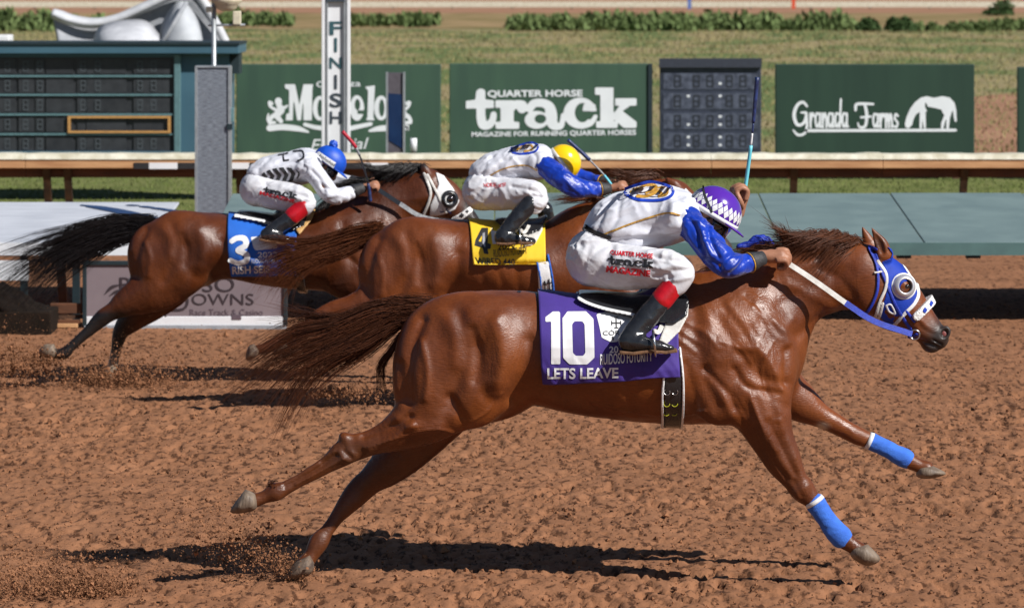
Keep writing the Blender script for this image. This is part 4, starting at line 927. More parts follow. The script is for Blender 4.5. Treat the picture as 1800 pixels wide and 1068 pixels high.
r10.whip([(1300,372,.235),(1309,336,.225),(1320,256,.2),(1325,205,.19),(1331,136,.18)], 'long cyan and navy whip raised upright behind the purple helmet',
  [(0,.5,.0085,.0075,M['whip_cyan'],'handle'),(.5,.62,.0045,.004,M['print_white'],'band'),(.62,.7,.004,.004,M['whip_dark'],'shaft'),(.7,1,.0075,.010,M['whip_dark'],'popper')])
stirrup(R10, (1150, 604), (1168, 560), -.345, M['white_tape'], 430)
# ------------------------------------------------------------------ the two horses behind
def mapped(ox, sx, y0, sy):
    mx = lambda x: ox+(x-698)*sx; my = lambda y: y0+(y-516)*sy
    tr = [(mx(x), my(a), my(b), hw) for x, a, b, hw in T10['trunk']]
    balls = []
    for px, py, dy, rx, ry, rl, k, sub, ang in T10['balls'][:9]: balls.append((mx(px), my(py), dy, rx*sx, ry*sy, rl, k, sub, ang))
    return mx, my, tr, balls
def mapped_lines(mx, my, sx, xmax=1500): return [([(mx(a), my(b)) for a, b in p], amp*.8, wd*sx) for p, amp, wd in L10 if max(q[0] for q in p) < xmax and max(q[1] for q in p) < 735]
# ---- bay with the yellow cloth (number 4)
Y4 = 6.2; mx, my, tr, bl_ = mapped(632, .76, 388, .70)
T4 = dict(split=960, hw=.40, axis=my(615), trunk=tr,
  neck=[(1040,440,0,78,66),(1068,424,0,70,52),(1098,398,0,58,36),(1128,372,0,48,28),(1152,358,0,44,26),(1172,354,0,40,25)],
  head=[(1184,358,0,38,27),(1206,376,0,37,29),(1228,396,0,30,25),(1248,414,0,23,20),(1262,428,0,18,18),(1272,436,0,15,17)],
  legs=[([(722,450,-.11,66,40),(708,492,-.13,64,38),(690,516,-.14,46,34),(655,530,-.14,31,24),(618,540,-.14,22,17),(588,544,-.14,19,12),(564,556,-.14,17,11),(540,572,-.14,12,8),(507,592,-.14,10,8),(480,606,-.14,13,10),(462,612,-.14,10,9),(450,615,-.14,10,9)], .05),
        ([(722,460,.11,64,38),(690,520,.13,48,34),(650,542,.13,30,22),(610,556,.13,21,15),(580,566,.13,17,11),(545,580,.13,11,8),(512,598,.13,12,9),(498,606,.13,9,9)], .05),
        ([(1070,465,-.12,62,36),(1086,510,-.14,50,34),(1106,552,-.15,32,26),(1135,590,-.15,24,19),(1165,622,-.15,19,14),(1195,645,-.15,12,9),(1228,672,-.15,12,10),(1244,684,-.15,10,10)], .05),
        ([(1080,480,.12,55,34),(1120,530,.13,34,28),(1165,560,.13,22,18),(1205,585,.13,17,13),(1240,600,.13,12,9),(1270,620,.13,12,10),(1284,628,.13,10,10)], .05)],
  balls=bl_, ears=[[(1192,338,-.055,11,9),(1186,326,-.06,10,7),(1176,318,-.06,6,5),(1170,312,-.06,2,2)],[(1186,336,.055,11,9),(1180,324,.06,9,7),(1170,316,.06,2,2)]])
def dark4(X, Z, v, c): c[:, 0] = np.clip((Z-560)/60, 0, 1)*.5; c[:, 1] = np.clip((X-1240)/20, 0, 1)*(Z < 450)
h4 = Horse(Y4, 'bay horse with yellow number 4 saddle cloth between the other two horses', (850, 720), T4, .0108, M['sorrel'], mapped_lines(mx, my, .75), dark4)
R4 = h4.root
hoof(R4, [(446,604),(456,616),(448,629),(432,632),(436,610)], Y4-.14, .055, M['horn_dark'])
hoof(R4, [(496,596),(506,608),(496,620),(480,622),(486,604)], Y4+.13, .055, M['horn_dark'])
hoof(R4, [(1246,674),(1262,694),(1246,702),(1232,690)], Y4-.15, .055, M['horn_dark'])
hoof(R4, [(1286,620),(1302,636),(1286,644),(1274,634)], Y4+.13, .055, M['horn_dark'])
strands('tail', [[(668,400,0),(625,406,0),(575,420,-.02),(530,428,-.02),(490,432,-.02),(470,440,-.02)],[(666,402,0),(620,416,0),(570,432,-.02),(520,448,-.03),(478,474,-.03),(450,512,-.03)],
  [(666,404,0),(620,426,0),(575,448,-.02),(530,468,-.03),(500,494,-.03),(486,522,-.03)],[(668,400,0),(628,412,.02),(580,428,.02),(536,442,.02),(496,460,.02),(462,490,.02)],[(664,406,0),(635,430,0),(600,446,-.02),(556,456,-.02),(515,480,-.02),(470,505,-.02)]],
  1500, Y4, M['hair_red'], R4, .0016, 5, 12, (.35, 1.05), seed=13)
strands('mane', [[(1120,326,0),(1108,312,-.02),(1088,306,-.03),(1062,300,-.03)],[(1140,320,0),(1128,308,-.02),(1106,310,-.04),(1080,318,-.05)],[(1154,316,0),(1144,306,-.02),(1122,312,-.05),(1098,324,-.06)],[(1100,340,0),(1086,326,-.02),(1064,322,-.03),(1040,326,-.03)],[(1060,352,0),(1030,346,-.02),(1000,350,-.03),(962,352,-.02)]], 700, Y4, M['hair_red'], R4, .0018, 6, 6, (.6, 1), seed=14, wave=2)
h4hb = (1170, 310, 1290, 450)
hd4 = h4.shell('hood', .006, polym([(1192,336),(1204,332),(1222,352),(1240,384),(1226,412),(1204,400),(1196,370)]), h4hb, M['royal'], res=.006)
h4.shell('trim', .009, stroke([(1204,332),(1222,352),(1240,384)], 4), h4hb, M['white'], hd4, res=.005)
ellipsoid('eye', W(1222, 372, Y4-.10), (.02, .016, .018), M['eye'], R4)
cl4, cb4 = h4.drape(((823, 842, 957, 960), (466, 462)), M['yellow'])
cloth_text('WIRED 440', [(835,452),(905,455),(905,467),(838,464)], cb4, PK, cl4, .012, Y4-.3)
cloth_text('RUIDOSO FUTURITY', [(867,439),(926,434),(927,446),(868,453)], cb4, PK, cl4, .006, Y4-.3)
cloth_text('2022', [(875,430),(906,429),(906,438),(875,439)], cb4, PK, cl4, .01, Y4-.3)
tri_shape([('p',[(846,403),(858,403),(857,428),(863,430),(862,438),(857,438),(859,447),(851,446),(848,436),(834,432),(836,422)]),('-','p',[(848,414),(846,426),(841,425)])], 1.3, cb4, PK, cl4, 'digit', Y4-.3)
tri_shape([('p',[(848,412),(852,410),(853,436),(848,428)])], 1.2, cb4, M['silver'], cl4, 'digit_inside', Y4-.3, .007)  # pale silver patch set inside the black digit
tri_shape([('p',[(861,398),(880,396),(880,428),(866,430)])], 2, cb4, PW, cl4, 'patch', Y4-.3)
gb4 = (930, 440, 985, 570)
g4 = h4.shell('girth', .024, polym([(944,455),(966,452),(975,560),(950,560)]), gb4, M['elastic'], res=.008)
h4.shell('girth_edge', .027, union(stroke([(944,455),(950,490),(952,560)], 3.5), stroke([(962,440),(971,490),(975,560)], 3.5)), gb4, M['blue_cloth'], g4, res=.006)
h4.shell('buckle', .032, union(stroke([(957,486),(958,514)], 2.5), stroke([(964,482),(967,514)], 2.5), stroke([(954,492),(968,490)], 2), stroke([(955,503),(969,501)], 2)), gb4, M['black_leather'], g4, res=.006)
sd4 = h4.shell('saddle', .034, polym([(868,384),(900,380),(945,372),(956,362),(962,380),(950,400),(930,408),(905,400),(880,394)]), (860, 355, 970, 430), M['black_leather'], res=.008)
h4.shell('saddle_pad', .024, polym([(916,402),(950,385),(954,400),(940,424),(922,428)]), (860, 355, 970, 440), M['white_tape'], res=.008, near=True)
# ---- dark bay with the blue cloth (number 3)
Y3 = 7.66; mx, my, tr, bl_ = mapped(225, .72, 377, .58)
T3 = dict(split=520, hw=.40, axis=my(615), trunk=tr,
  neck=[(598,436,0,66,62),(622,420,0,64,50),(652,392,0,56,34),(690,362,0,50,28),(716,348,0,47,26),(738,340,0,43,25)],
  head=[(752,338,0,39,26),(774,346,0,36,28),(792,358,0,29,24),(808,371,0,22,20),(822,384,0,18,17),(830,391,0,15,16)],
  legs=[([(312,432,-.11,60,36),(296,474,-.13,59,35),(272,505,-.14,42,30),(226,530,-.14,26,21),(200,546,-.14,19,14),(178,560,-.14,17,11),(155,582,-.14,12,8),(130,604,-.14,10,7.5),(112,621,-.14,13,10),(98,620,-.14,9,8),(90,616,-.14,10,9)], .05),
        ([(312,440,.11,60,36),(295,490,.13,50,32),(258,534,.13,34,26),(230,562,.13,22,17),(212,584,.13,16,11),(204,616,.13,10.5,8),(197,646,.13,10,8),(192,662,.13,12,10),(189,672,.13,10,9)], .05),
        ([(600,430,-.12,58,34),(606,474,-.14,48,32),(630,506,-.15,30,24),(668,528,-.15,22,18),(704,548,-.15,17,13),(735,566,-.15,11,9),(765,588,-.15,11,10),(778,596,-.15,10,10)], .05),
        ([(610,440,.12,50,32),(650,490,.13,32,26),(695,520,.13,22,18),(735,545,.13,16,13),(768,560,.13,11,9),(800,575,.13,11,10),(812,580,.13,10,10)], .05)],
  balls=bl_+[(826,382,-.034,7,9,.014,.01,False,30)], ears=[[(752,308,-.055,11,9),(748,300,-.06,9,7),(744,294,-.06,6,5),(740,288,-.06,2,2)],[(744,306,.055,11,9),(738,298,.06,8,6),(733,292,.06,2,2)]])
def dark3(X, Z, v, c):
    a = np.clip((Z-538)/14, 0, 1)*(X < 330)*np.clip((245-X)/30, 0, 1); c[:, 0] = np.clip(a, 0, 1); c[:, 0] = np.maximum(c[:, 0], np.clip((300-Z)/8, 0, 1)*.9*(X < 752))
    c[:, 1] = np.clip((X-806)/14, 0, 1)*(Z < 420); c[:, 2] = np.clip((Z-610)/50, 0, .55)*(X > 170)*(X < 240)
h3 = Horse(Y3, 'dark bay horse with black tail and blue number 3 saddle cloth farthest from camera', (420, 675), T3, .0108, M['bay'], mapped_lines(mx, my, .7), dark3)
R3 = h3.root
hoof(R3, [(95,604),(100,620),(90,630),(68,622),(76,606)], Y3-.14, .055, M['horn'])
hoof(R3, [(196,664),(200,676),(186,686),(172,684),(180,668)], Y3+.13, .055, M['horn_dark'])
hoof(R3, [(782,586),(796,602),(780,610),(768,600)], Y3-.15, .055, M['horn_dark'])
hoof(R3, [(816,570),(830,586),(814,592),(802,584)], Y3+.13, .055, M['horn_dark'])
strands('tail', [[(268,392,0),(225,392,0),(165,400,-.02),(105,424,-.02),(50,455,-.02),(-30,505,-.02)],[(266,396,0),(220,402,0),(160,416,-.02),(100,444,-.02),(45,485,-.03),(-20,540,-.03)],
  [(266,398,0),(220,412,0),(170,428,-.02),(120,456,-.02),(80,490,-.03),(30,540,-.03)],[(268,394,0),(225,398,.02),(170,408,.03),(120,430,.03),(70,462,.02),(0,520,.02)],[(262,402,0),(225,420,0),(190,432,0),(150,452,0),(110,480,0),(62,516,0)],[(264,390,0),(220,388,0),(170,392,0),(110,412,0),(50,436,0),(-30,470,0)]],
  1800, Y3, M['hair_black'], R3, .0017, 6, 15, (.3, 1.05), seed=23, wave=2.5)
strands('mane', [[(668,318,0),(660,302,-.02),(650,294,-.03),(638,288,-.03)],[(690,310,0),(680,296,-.02),(664,298,-.04),(645,300,-.04)],[(712,304,0),(704,292,-.02),(684,300,-.05),(662,316,-.06)],[(730,300,0),(722,292,-.02),(704,302,-.06),(684,322,-.07)],[(744,298,0),(738,292,-.02),(722,300,-.06),(704,318,-.08)],
  [(640,334,0),(630,318,-.02),(612,322,-.03),(594,332,-.04)],[(618,348,0),(606,332,-.02),(588,340,-.04),(570,356,-.05)],[(600,362,0),(585,350,-.03),(568,364,-.06),(552,384,-.08)]], 1300, Y3, M['hair_black'], R3, .0017, 5, 6, (.6, 1.05), seed=24, wave=2)
b3 = (730, 285, 850, 400)
hd3 = h3.shell('hood', .006, polym([(766,302),(780,308),(797,330),(808,352),(800,367),(785,374),(772,378),(756,380),(757,360),(766,338),(772,322)]), b3, M['white'], res=.005)
tri_shape([('c',[(762,372),(772,362),(780,370),(788,366)],2.4),('s',[(766,366),(774,374)],2.4),('c',[(776,374),(786,372),(792,376)],2.4)], 1, h3.bvh, M['whip_dark'], hd3, 'monogram', Y3-.15, .010)
br3 = h3.shell('bridle', .012, union(stroke([(746,304),(757,332),(755,352),(745,376)], 5), stroke([(752,306),(770,340),(784,372)], 4.5)), b3, M['white_tape'], res=.004)
h3.shell('shadow_roll', .020, stroke([(826,368),(812,378),(798,386)], 11), b3, M['fleece'], res=.005)
h3.shell('roll_patch', .023, union(polym([(812,372),(817,377),(812,382),(807,377)]), polym([(821,366),(825,370),(821,374),(818,370)])), b3, M['print_black'], res=.004)
cc = W(790, 350, Y3-.085); ax_ = (.25, -1, .12)
MB().lathe([(.056,-.02),(.054,.01),(.044,.024),(.032,.026),(.030,.018),(.03,-.02)], cc, ax_, 24).build('blinker_cup', M['black_leather'], R3, True)
ellipsoid('eye', W(791, 350, Y3-.092), (.024, .016, .022), M['eye'], R3)
cl3, cb3 = h3.drape(((402, 411, 526, 524), (488, 482)), M['blue_cloth'])
tri_shape([('c',[(407,424),(416,419),(429,420),(432,431),(418,440),(433,447),(433,458),(419,463),(405,458)],[9,9,10,10,9,10,10,9,9])], 1.5, cb3, PW, cl3, 'digit', Y3-.3)
tri_shape([('p',[(440,417),(487,414),(487,436),(450,440),(446,436)])], 2, cb3, PW, cl3, 'patch', Y3-.3)
cloth_text('2022', [(453,443),(488,442),(488,452),(453,453)], cb3, PW, cl3, .015, Y3-.3)
cloth_text('RUIDOSO FUTURITY', [(442,455),(490,453),(490,461),(442,463)], cb3, M['print_white'], cl3, .0, Y3-.3)
cloth_text('RISH SEIS', [(407,469),(474,466),(474,480),(407,484)], cb3, PW, cl3, .025, Y3-.3)
sd3 = h3.shell('saddle', .034, polym([(416,370),(440,370),(480,376),(530,368),(544,372),(538,392),(520,400),(490,396),(460,388)]), (405, 355, 570, 420), M['black_leather'], res=.008)
h3.shell('saddle_binding', .038, stroke([(416,376),(440,380),(468,385)], 4.5), (405, 355, 570, 420), M['white'], sd3, res=.006)
h3.shell('saddle_pad', .028, polym([(528,378),(548,360),(556,366),(550,384),(530,408),(524,400)]), (405, 345, 570, 420), M['tan_leather'], res=.007)
h3.shell('girth', .024, polym([(522,478),(538,476),(542,530),(526,530)]), (515, 465, 550, 540), M['black_leather'], res=.008)
M['clear'] = mat('grey_grip', srgb(150, 152, 155), .35, srgb(110, 112, 116), 60)
ribbon('rein', [W(660,330,Y3-.16), W(703,358,Y3-.15)], .026, M['black_leather'], R3, .006)
ribbon('rein', [W(703,358,Y3-.15), W(742,381,Y3-.13), W(800,392,Y3-.09)], .026, M['clear'], R3, .006)
ribbon('rein', [W(660,330,Y3+.05), W(703,358,Y3+.15), W(800,392,Y3+.09)], .024, M['black_leather'], R3, .006)
ribbon('rein', [W(1088,336,Y4-.16), W(1150,372,Y4-.15), W(1255,424,Y4-.09)], .024, M['white_tape'], R4, .006)

# ---- riders of 4 and 3
J4 = dict(seed=40, folds_breeches=[([(862,322),(848,330),(830,352)],-9,4),([(868,326),(858,345),(846,364)],-7,4),([(948,338),(925,332),(900,328)],-8,3.5),([(950,346),(930,346),(905,352)],-8,3.5),([(880,330),(890,350),(884,364)],6,4)], folds_shirt=[([(846,306),(856,288),(866,276)],-8,4),([(858,314),(872,296),(884,280)],-7,4),([(930,262),(942,275),(940,292)],-8,4),([(880,306),(905,304),(930,308)],-7,4),([(900,276),(912,290)],6,4)], head=(988,284,-.01), tilt=52, neck=(962,280), helm_r=27, hs=.95, hand=.85,
  torso=[(848,304,0,24,40),(866,298,0,29,46),(892,293,0,32,50),(920,287,0,33,52),(944,285,0,28,48),(956,287,0,20,36)],
  shoulder=[(950,290,-.15,22),(946,284,0,27),(946,278,.15,22)],
  arm_n=[(956,292,-.17,20),(974,305,-.21,20),(992,319,-.24,20),(1012,330,-.24,18),(1035,333,-.22,15),(1053,333,-.19,12.5)],
  arm_f=[(950,280,.17,18),(985,300,.22,18),(1010,310,.24,17),(1035,316,.22,14),(1056,320,.18,12)],
  cuff=[(1072,331,-.165,9.5), (1074,322,.14,9)], hand_n=(1076,330,-.16,(1,0,.12),(0,-.55,.8)), hand_f=(1076,322,.13,(1,0,.1),(0,.5,.8)),
  leg_n=[(847,337,-.07,30,32),(880,341,-.13,28,26),(915,340,-.2,26,23),(938,341,-.245,21,19),(945,351,-.265,17,16),(939,361,-.27,15,14)],
  leg_f=[(847,337,.07,30,32),(880,341,.13,28,26),(910,344,.2,25,22),(928,352,.25,20,18),(926,364,.265,16,15),(915,372,.27,14,14)],
  seat=[(848,334,-.04,30,34),(848,334,.04,30,34)], belt=[(840,306,0,16,30),(850,318,0,16,34)],
  boot_n=dict(shaft=[(932,358,-.275,15.5,15),(912,380,-.295,15,14),(894,401,-.31,14,13),(885,412,-.325,13,12)], foot=[(880,418,-.335,11.5,11),(897,420,-.34,10,11),(918,422,-.345,8,11),(936,424,-.345,5,8)], sole=[(872,427,-.335),(890,428,-.34),(915,426,-.345),(938,427,-.345)]),
  boot_f=dict(shaft=[(958,368,.275,14,14),(962,392,.295,14,13),(958,404,.31,13,12)], foot=[(952,412,.335,11,11),(975,416,.34,8,10)], sole=[(945,421,.335),(978,421,.34)]))
m4 = dict(shirt=M['satin_white'], sleeve=M['satin_blue'], cuff=M['cuff_black'], piping=M['gold'], breeches=M['breeches'], boot_top=M['black_leather'], helmet=M['helm_yellow'], rim=M['white_tape'])
r4 = Rider(Y4, (880, 430), 'rider in white shirt with blue sleeves and plain yellow helmet bent low', J4, m4, .0068)
V, Fc = shape2d([('c',[(898,264),(916,256),(934,252),(946,258),(940,268),(918,272),(902,270),(898,264)],3.5)], 1); r4.shape(V, Fc, r4.shirt_bvh, M['royal'], r4.shirt, 'emblem')
V, Fc = shape2d([('c',[(908,266),(922,258),(934,258),(936,264),(922,268)],3)], 1); r4.shape(V, Fc, r4.shirt_bvh, M['gold'], r4.shirt, 'monogram', .006)
V, Fc = shape2d([('c',[(860,312),(876,302),(900,294),(925,292),(944,300)],2.2)], 1); r4.shape(V, Fc, r4.shirt_bvh, M['gold'], r4.shirt, 'braid')
r4.text('HORSE', [(850,323),(872,322),(872,328),(852,331)], r4.br_bvh, M['print_red'], r4.breeches, .01); r4.text('QUARTER', [(868,326),(890,321),(888,329),(870,333)], r4.br_bvh, M['print_red'], r4.breeches, .01)
r4.whip([(1084,338,-.10),(1062,308,-.12),(1030,275,-.14),(998,246,-.16)], 'short pale blue whip with black end angled back over the yellow helmet',
  [(0,.35,.008,.007,M['whip_cyan'],'handle'),(.35,.62,.0055,.005,M['clear'],'shaft'),(.62,1,.011,.011,M['whip_dark'],'popper')])
stirrup(R4, (915, 420), (930, 396), Y4-.345, M['white_tape'], 310)
J3 = dict(seed=60, folds_breeches=[([(466,322),(452,330),(436,346)],-9,4),([(470,328),(460,344),(452,360)],-7,4),([(545,346),(525,342),(500,338)],-7,3.5),([(545,354),(528,356),(508,362)],-8,3.5)], folds_shirt=[([(452,300),(462,288),(472,278)],-8,4),([(524,272),(534,285),(530,300)],-8,4),([(480,290),(500,284),(520,284)],-6,4),([(500,325),(525,318),(545,308)],-8,4)], folds_sleeve=[([(548,300),(562,316),(570,336)],-9,3.5),([(566,326),(580,334),(594,334)],-8,3.5),([(576,346),(592,342),(606,334)],7,3.5)], head=(576,285,-.01), tilt=34, neck=(553,286), helm_r=26, hs=.95, hand=.8,
  torso=[(456,306,0,22,38),(474,301,0,27,44),(500,299,0,31,48),(522,296,0,30,50),(541,292,0,25,46),(552,291,0,18,34)],
  shoulder=[(541,297,-.15,21),(538,290,0,25),(538,284,.15,21)],
  arm_n=[(547,297,-.17,19),(560,314,-.21,18.5),(574,333,-.24,18),(588,344,-.24,16),(606,342,-.21,13),(620,337,-.18,11)],
  arm_f=[(542,286,.17,18),(570,305,.22,17),(595,316,.22,15),(618,321,.18,12)],
  cuff=[(640,329,-.165,9), (638,322,.14,9)], hand_n=(643,328,-.16,(1,0,.1),(0,-.55,.8)), hand_f=(641,322,.12,(1,0,.1),(0,.5,.8)),
  leg_n=[(453,333,-.07,27,30),(480,342,-.13,26,24),(510,347,-.2,24,21),(531,350,-.245,20,18),(539,358,-.265,16,15),(532,367,-.27,14,14)],
  leg_f=[(453,333,.07,27,30),(480,342,.13,26,24),(506,350,.2,23,21),(520,358,.245,18,17),(516,368,.265,15,15),(502,374,.27,13,13)],
  seat=[(453,330,-.04,27,32),(453,330,.04,27,32)], belt=[(446,306,0,14,28),(456,318,0,14,32)],
  boot_n=dict(shaft=[(527,370,-.275,14,14),(508,386,-.295,14,13),(489,399,-.31,13,12),(476,408,-.325,12,11)], foot=[(468,413,-.335,11,11),(482,416,-.34,9.5,11),(500,420,-.345,7,11),(514,423,-.345,5,8)],
    top=[(533,364,-.272,15.2,15.2),(514,380,-.288,15.2,15.2)], sole=[(456,420,-.335),(476,424,-.34),(498,427,-.345),(516,427,-.345)]),
  boot_f=dict(shaft=[(498,376,.275,13,13),(486,388,.295,13,12),(474,400,.31,12,12)], foot=[(468,406,.335,10,10),(495,412,.34,8,10)], sole=[(460,414,.335),(500,416,.34)]))
m3 = dict(shirt=M['satin_white'], sleeve=M['satin_white'], cuff=M['cuff_black'], piping=M['cuff_black'], breeches=M['breeches'], boot_top=M['boot_red'], helmet=M['helm_blue'], rim=None)
r3 = Rider(Y3, (490, 430), 'rider all in white with black chevron oval, blue helmet topped by a pompom', J3, m3, .0068)
pv, pq = Field().ball(W(586, 254, Y3-.01), (.026, .026, .026), 0).mesh(.004); pv = pv+vnormals(pv, pq)*((fbm(pv*120, 2, 3)-.5)*.016)[:, None]; obj('pompom', pv, pq, M['helm_blue'], r3.h)
V, Fc = shape2d([('p',[(553,272),(560,266),(591,286),(586,296)])], 1.5); pt = wrap_print('band', V, Fc, r3.helm_bvh, Y3-.1, PW, r3.h, .012)
V, Fc, _ = text2d('jololol', .01, 3); wrap_print('lettering', quad_map(V, [(563,270),(590,288),(586,294),(559,275)]), Fc, r3.helm_bvh, Y3-.1, PK, r3.h, .014)
ov = [(490+37*math.cos(a)*.98+17*math.sin(a)*.12, 311+15*math.sin(a)-37*math.cos(a)*.13) for a in np.linspace(0, 2*math.pi, 25)[:-1]]
ch = [('p', ov)]+[('-','s',[(462+i*12.5,300-i*1.4),(471+i*12.5,312-i*1.4),(464+i*12.5,328-i*1.4)],4.2) for i in range(-1, 5)]
V, Fc = shape2d(ch, .9); r3.shape(V, Fc, r3.shirt_bvh, PK, r3.shirt, 'emblem')
V, Fc = shape2d([('s',[(486,275),(502,272)],3),('s',[(494,274),(497,284)],3),('s',[(497,284),(505,283)],3),('c',[(512,269),(528,268),(532,278),(522,284)],3.2)], .9); r3.shape(V, Fc, r3.shirt_bvh, PK, r3.shirt, 'monogram')
V, Fc = TRACK; r3.shape(quad_map(V, [(463,328),(523,338),(522,350),(461,339)]), Fc, r3.br_bvh, PK, r3.breeches, 'lettering')
r3.text('MAGAZINE', [(456,336),(520,350),(519,357),(455,343)], r3.br_bvh, M['print_red'], r3.breeches, .04)
r3.whip([(651,354,-.19),(646,318,-.20),(628,264,-.22),(602,231,-.24)], 'thin black whip with red end pointing up in front of the blue helmet',
  [(0,.32,.012,.009,M['whip_dark'],'handle'),(.32,.72,.006,.005,M['black_leather'],'shaft'),(.62,.72,.0075,.0075,M['clear'],'band'),(.72,1,.011,.012,M['whip_red'],'popper')])
# ------------------------------------------------------------------ rails, boards and towers of the infield
M['teal_paint'] = mat('grey_green_paint', srgb(109, 127, 126), .55, srgb(97, 115, 115), 3, .15, 40)
M['teal_edge'] = mat('green_edge_paint', srgb(75, 106, 104), .6, srgb(64, 91, 91), 5)
M['white_paint'] = mat('white_paint', (.70, .71, .73), .55, (.62, .63, .66), 2, .1, 30)
M['navy_paint'] = mat('navy_paint', srgb(34, 59, 100), .5)
M['timber'] = mat('tan_timber', srgb(185, 142, 100), .75, srgb(160, 115, 77), 6, .3, 40, stretch=(.4, 3, 3))
M['brown_board'] = mat('brown_board', srgb(100, 59, 32), .8, srgb(75, 43, 23), 6, .3, 40, stretch=(.4, 3, 3))
M['cream_paint'] = mat('flaking_cream_paint', (.60, .58, .48), .7, (.40, .37, .27), 7, .4, 30)
M['post_wood'] = mat('dark_post_wood', srgb(82, 52, 30), .8, srgb(54, 34, 21), 12, .3)
M['board_green'] = mat('green_board', srgb(54, 81, 64), .55, srgb(47, 72, 59), 3, .05, 30, detail=8, stretch=(1.5, 1, .25))
M['board_deep'] = mat('deep_green_board', srgb(34, 59, 46), .5, srgb(28, 52, 41), 1.5, stretch=(3, 1, .2))
M['board_print'] = mat('board_lettering', (.74, .76, .80), .6, (.68, .70, .74), 4)
M['tote_blue'] = mat('tote_board_paint', srgb(59, 93, 109), .5, srgb(52, 84, 100), 2)
M['tote_dark'] = mat('tote_board_edge', srgb(18, 37, 43), .6)
M['tote_bar'] = mat('tote_board_bar', srgb(86, 117, 122), .5)
M['lamp_panel'] = mat('unlit_lamp_panel', (.016, .018, .022), .4, (.026, .028, .032), 10)
M['lamp_panel_b'] = mat('blue_grey_lamp_panel', srgb(52, 57, 73), .45, srgb(39, 45, 59), 9)
M['lamp_digit'] = mat('unlit_digit', srgb(66, 72, 77), .5); M['lamp_digit_b'] = mat('unlit_dark_digit', srgb(34, 38, 47), .5)
M['amber_frame'] = mat('amber_frame', srgb(176, 131, 75), .6)
M['galv'] = mat('galvanised_sheet', srgb(135, 142, 151), .45, srgb(100, 106, 117), 60, .5, 90, metal=.35, stretch=(.35, 1, 2.2), detail=8)
M['alu'] = mat('aluminium_edge', srgb(171, 176, 180), .4, metal=.6)
M['concrete_white'] = mat('white_concrete', (.52, .53, .56), .7, (.42, .43, .46), 6, .3, 30)
M['concrete_grey'] = mat('grey_concrete', (.29, .30, .325), .8, (.23, .245, .27), 12, .3, 60)
M['beige'] = mat('beige_housing', srgb(199, 190, 167), .5)
M['letter_teal'] = mat('teal_letter', srgb(46, 82, 90), .5); M['letter_grey'] = mat('grey_letter', srgb(54, 64, 73), .5)
M['mauve'] = mat('mauve_sign', srgb(122, 109, 113), .6, srgb(111, 99, 104), 3); M['sign_ink'] = mat('sign_ink', srgb(52, 41, 46), .6); M['sign_ink2'] = mat('faded_sign_ink', srgb(93, 79, 88), .6)
M['mirror_frame'] = mat('mirror_housing', srgb(82, 77, 84), .5); M['reflection_blue'] = mat('painted_reflection', srgb(21, 46, 82), .15, srgb(16, 37, 70), 4, spec=.8)
M['orange'] = mat('orange_marker', srgb(203, 72, 36), .6); M['blue_marker'] = mat('blue_marker', srgb(81, 108, 171), .6)
def pbox(mb, x0, y0, x1, y1, Y, dep, Yback=None):
    a = W(x0, y1, Y); b = W(x1, y0, Y); return mb.box((a[0], Y, a[2]), (b[0], Y+dep, b[2]))
def pb(name, x0, y0, x1, y1, Y, dep, m, parent, bv=0):
    o = pbox(MB(), x0, y0, x1, y1, Y, dep).build(name, m, parent)
    return bevel(o, bv) if bv else o
def GD(D): return D-DC
# --- cover over the inside rail: a long panelled deck, front edge 0.56 m, back edge 0.77 m above the dirt
YF, YB, HF, HB_ = 27.8-DC, 30.35-DC, .565, .772
def deck(root, x0, x1, m, edge, npan, HB_=HB_):
    xs = np.linspace(x0, x1, npan+1)
    for i in range(npan):
        a, b = xs[i]+.004, xs[i+1]-.004; dz = .003*((i*7) % 3)
        p = [(a,YF,HF-.02+dz),(b,YF,HF-.02+dz),(b,YB,HB_-.02+dz),(a,YB,HB_-.02+dz),(a,YF,HF+dz),(b,YF,HF+dz),(b,YB,HB_+dz),(a,YB,HB_+dz)]
        bevel(MB().hexa(p).build('panel', m, root), .004)
    MB().box((x0, YF-.03, HF-.085), (x1, YF-.004, HF+.004)).build('fascia', edge, root)
xl = W(408, 0, YB)[0]
cv = empty('rail_cover', (2, (YF+YB)/2, 0), 'long grey-green panelled cover over the inside rail behind the horses', 'rail cover')
deck(cv, xl, xl+9*1.02, M['teal_paint'], M['teal_edge'], 9)
for px in (660, 905, 1130, 2050):
    x_ = W(px, 0, YB)[0]; MB().tube([(x_, YB-.15, -.05), (x_, YB-.15, .6), (x_, YB-.5, HB_-.06)], .04, 10).build('post', M['post_wood'], cv, True)
for px in (1590, 1712):
    x_ = W(px, 0, YF)[0]; MB().box((x_-.05, YF+.02, HF-.11), (x_+.05, YF+.10, HF-.03)).build('bracket', M['tote_dark'], cv)
MB().tube([(-2, YB+1.2, .30), (9, YB+1.2, .30)], .008, 6).build('cable', M['tote_dark'], cv)
cw = empty('rail_cover', (-5, (YF+YB)/2, 0), 'white painted rail cover with a navy swoosh at the left edge', 'rail cover')
xr = W(327, 0, YB)[0]; deck(cw, xr-6.2, xr-.05, mat('weathered_white_paint', (.50, .52, .57), .6, (.40, .42, .47), 5, .2, 30, stretch=(.6, 2, 1), detail=8), M['white_paint'], 3, .70)
P = [W(a, b, 0) for a, b in ((0, 0),)]
def on_deck(px, py):                                    # point of the sloping deck seen at a photo pixel
    lo, hi = 0., 1.
    for _ in range(30):
        t = (lo+hi)/2; y_ = YF+(YB-YF)*t; z_ = HF+(.70-HF)*t; q = YH+(H-z_)*F/(y_+DC)
        if q > py: lo = t
        else: hi = t
    return ((px-900)*(y_+DC)/F, y_, z_+.012)
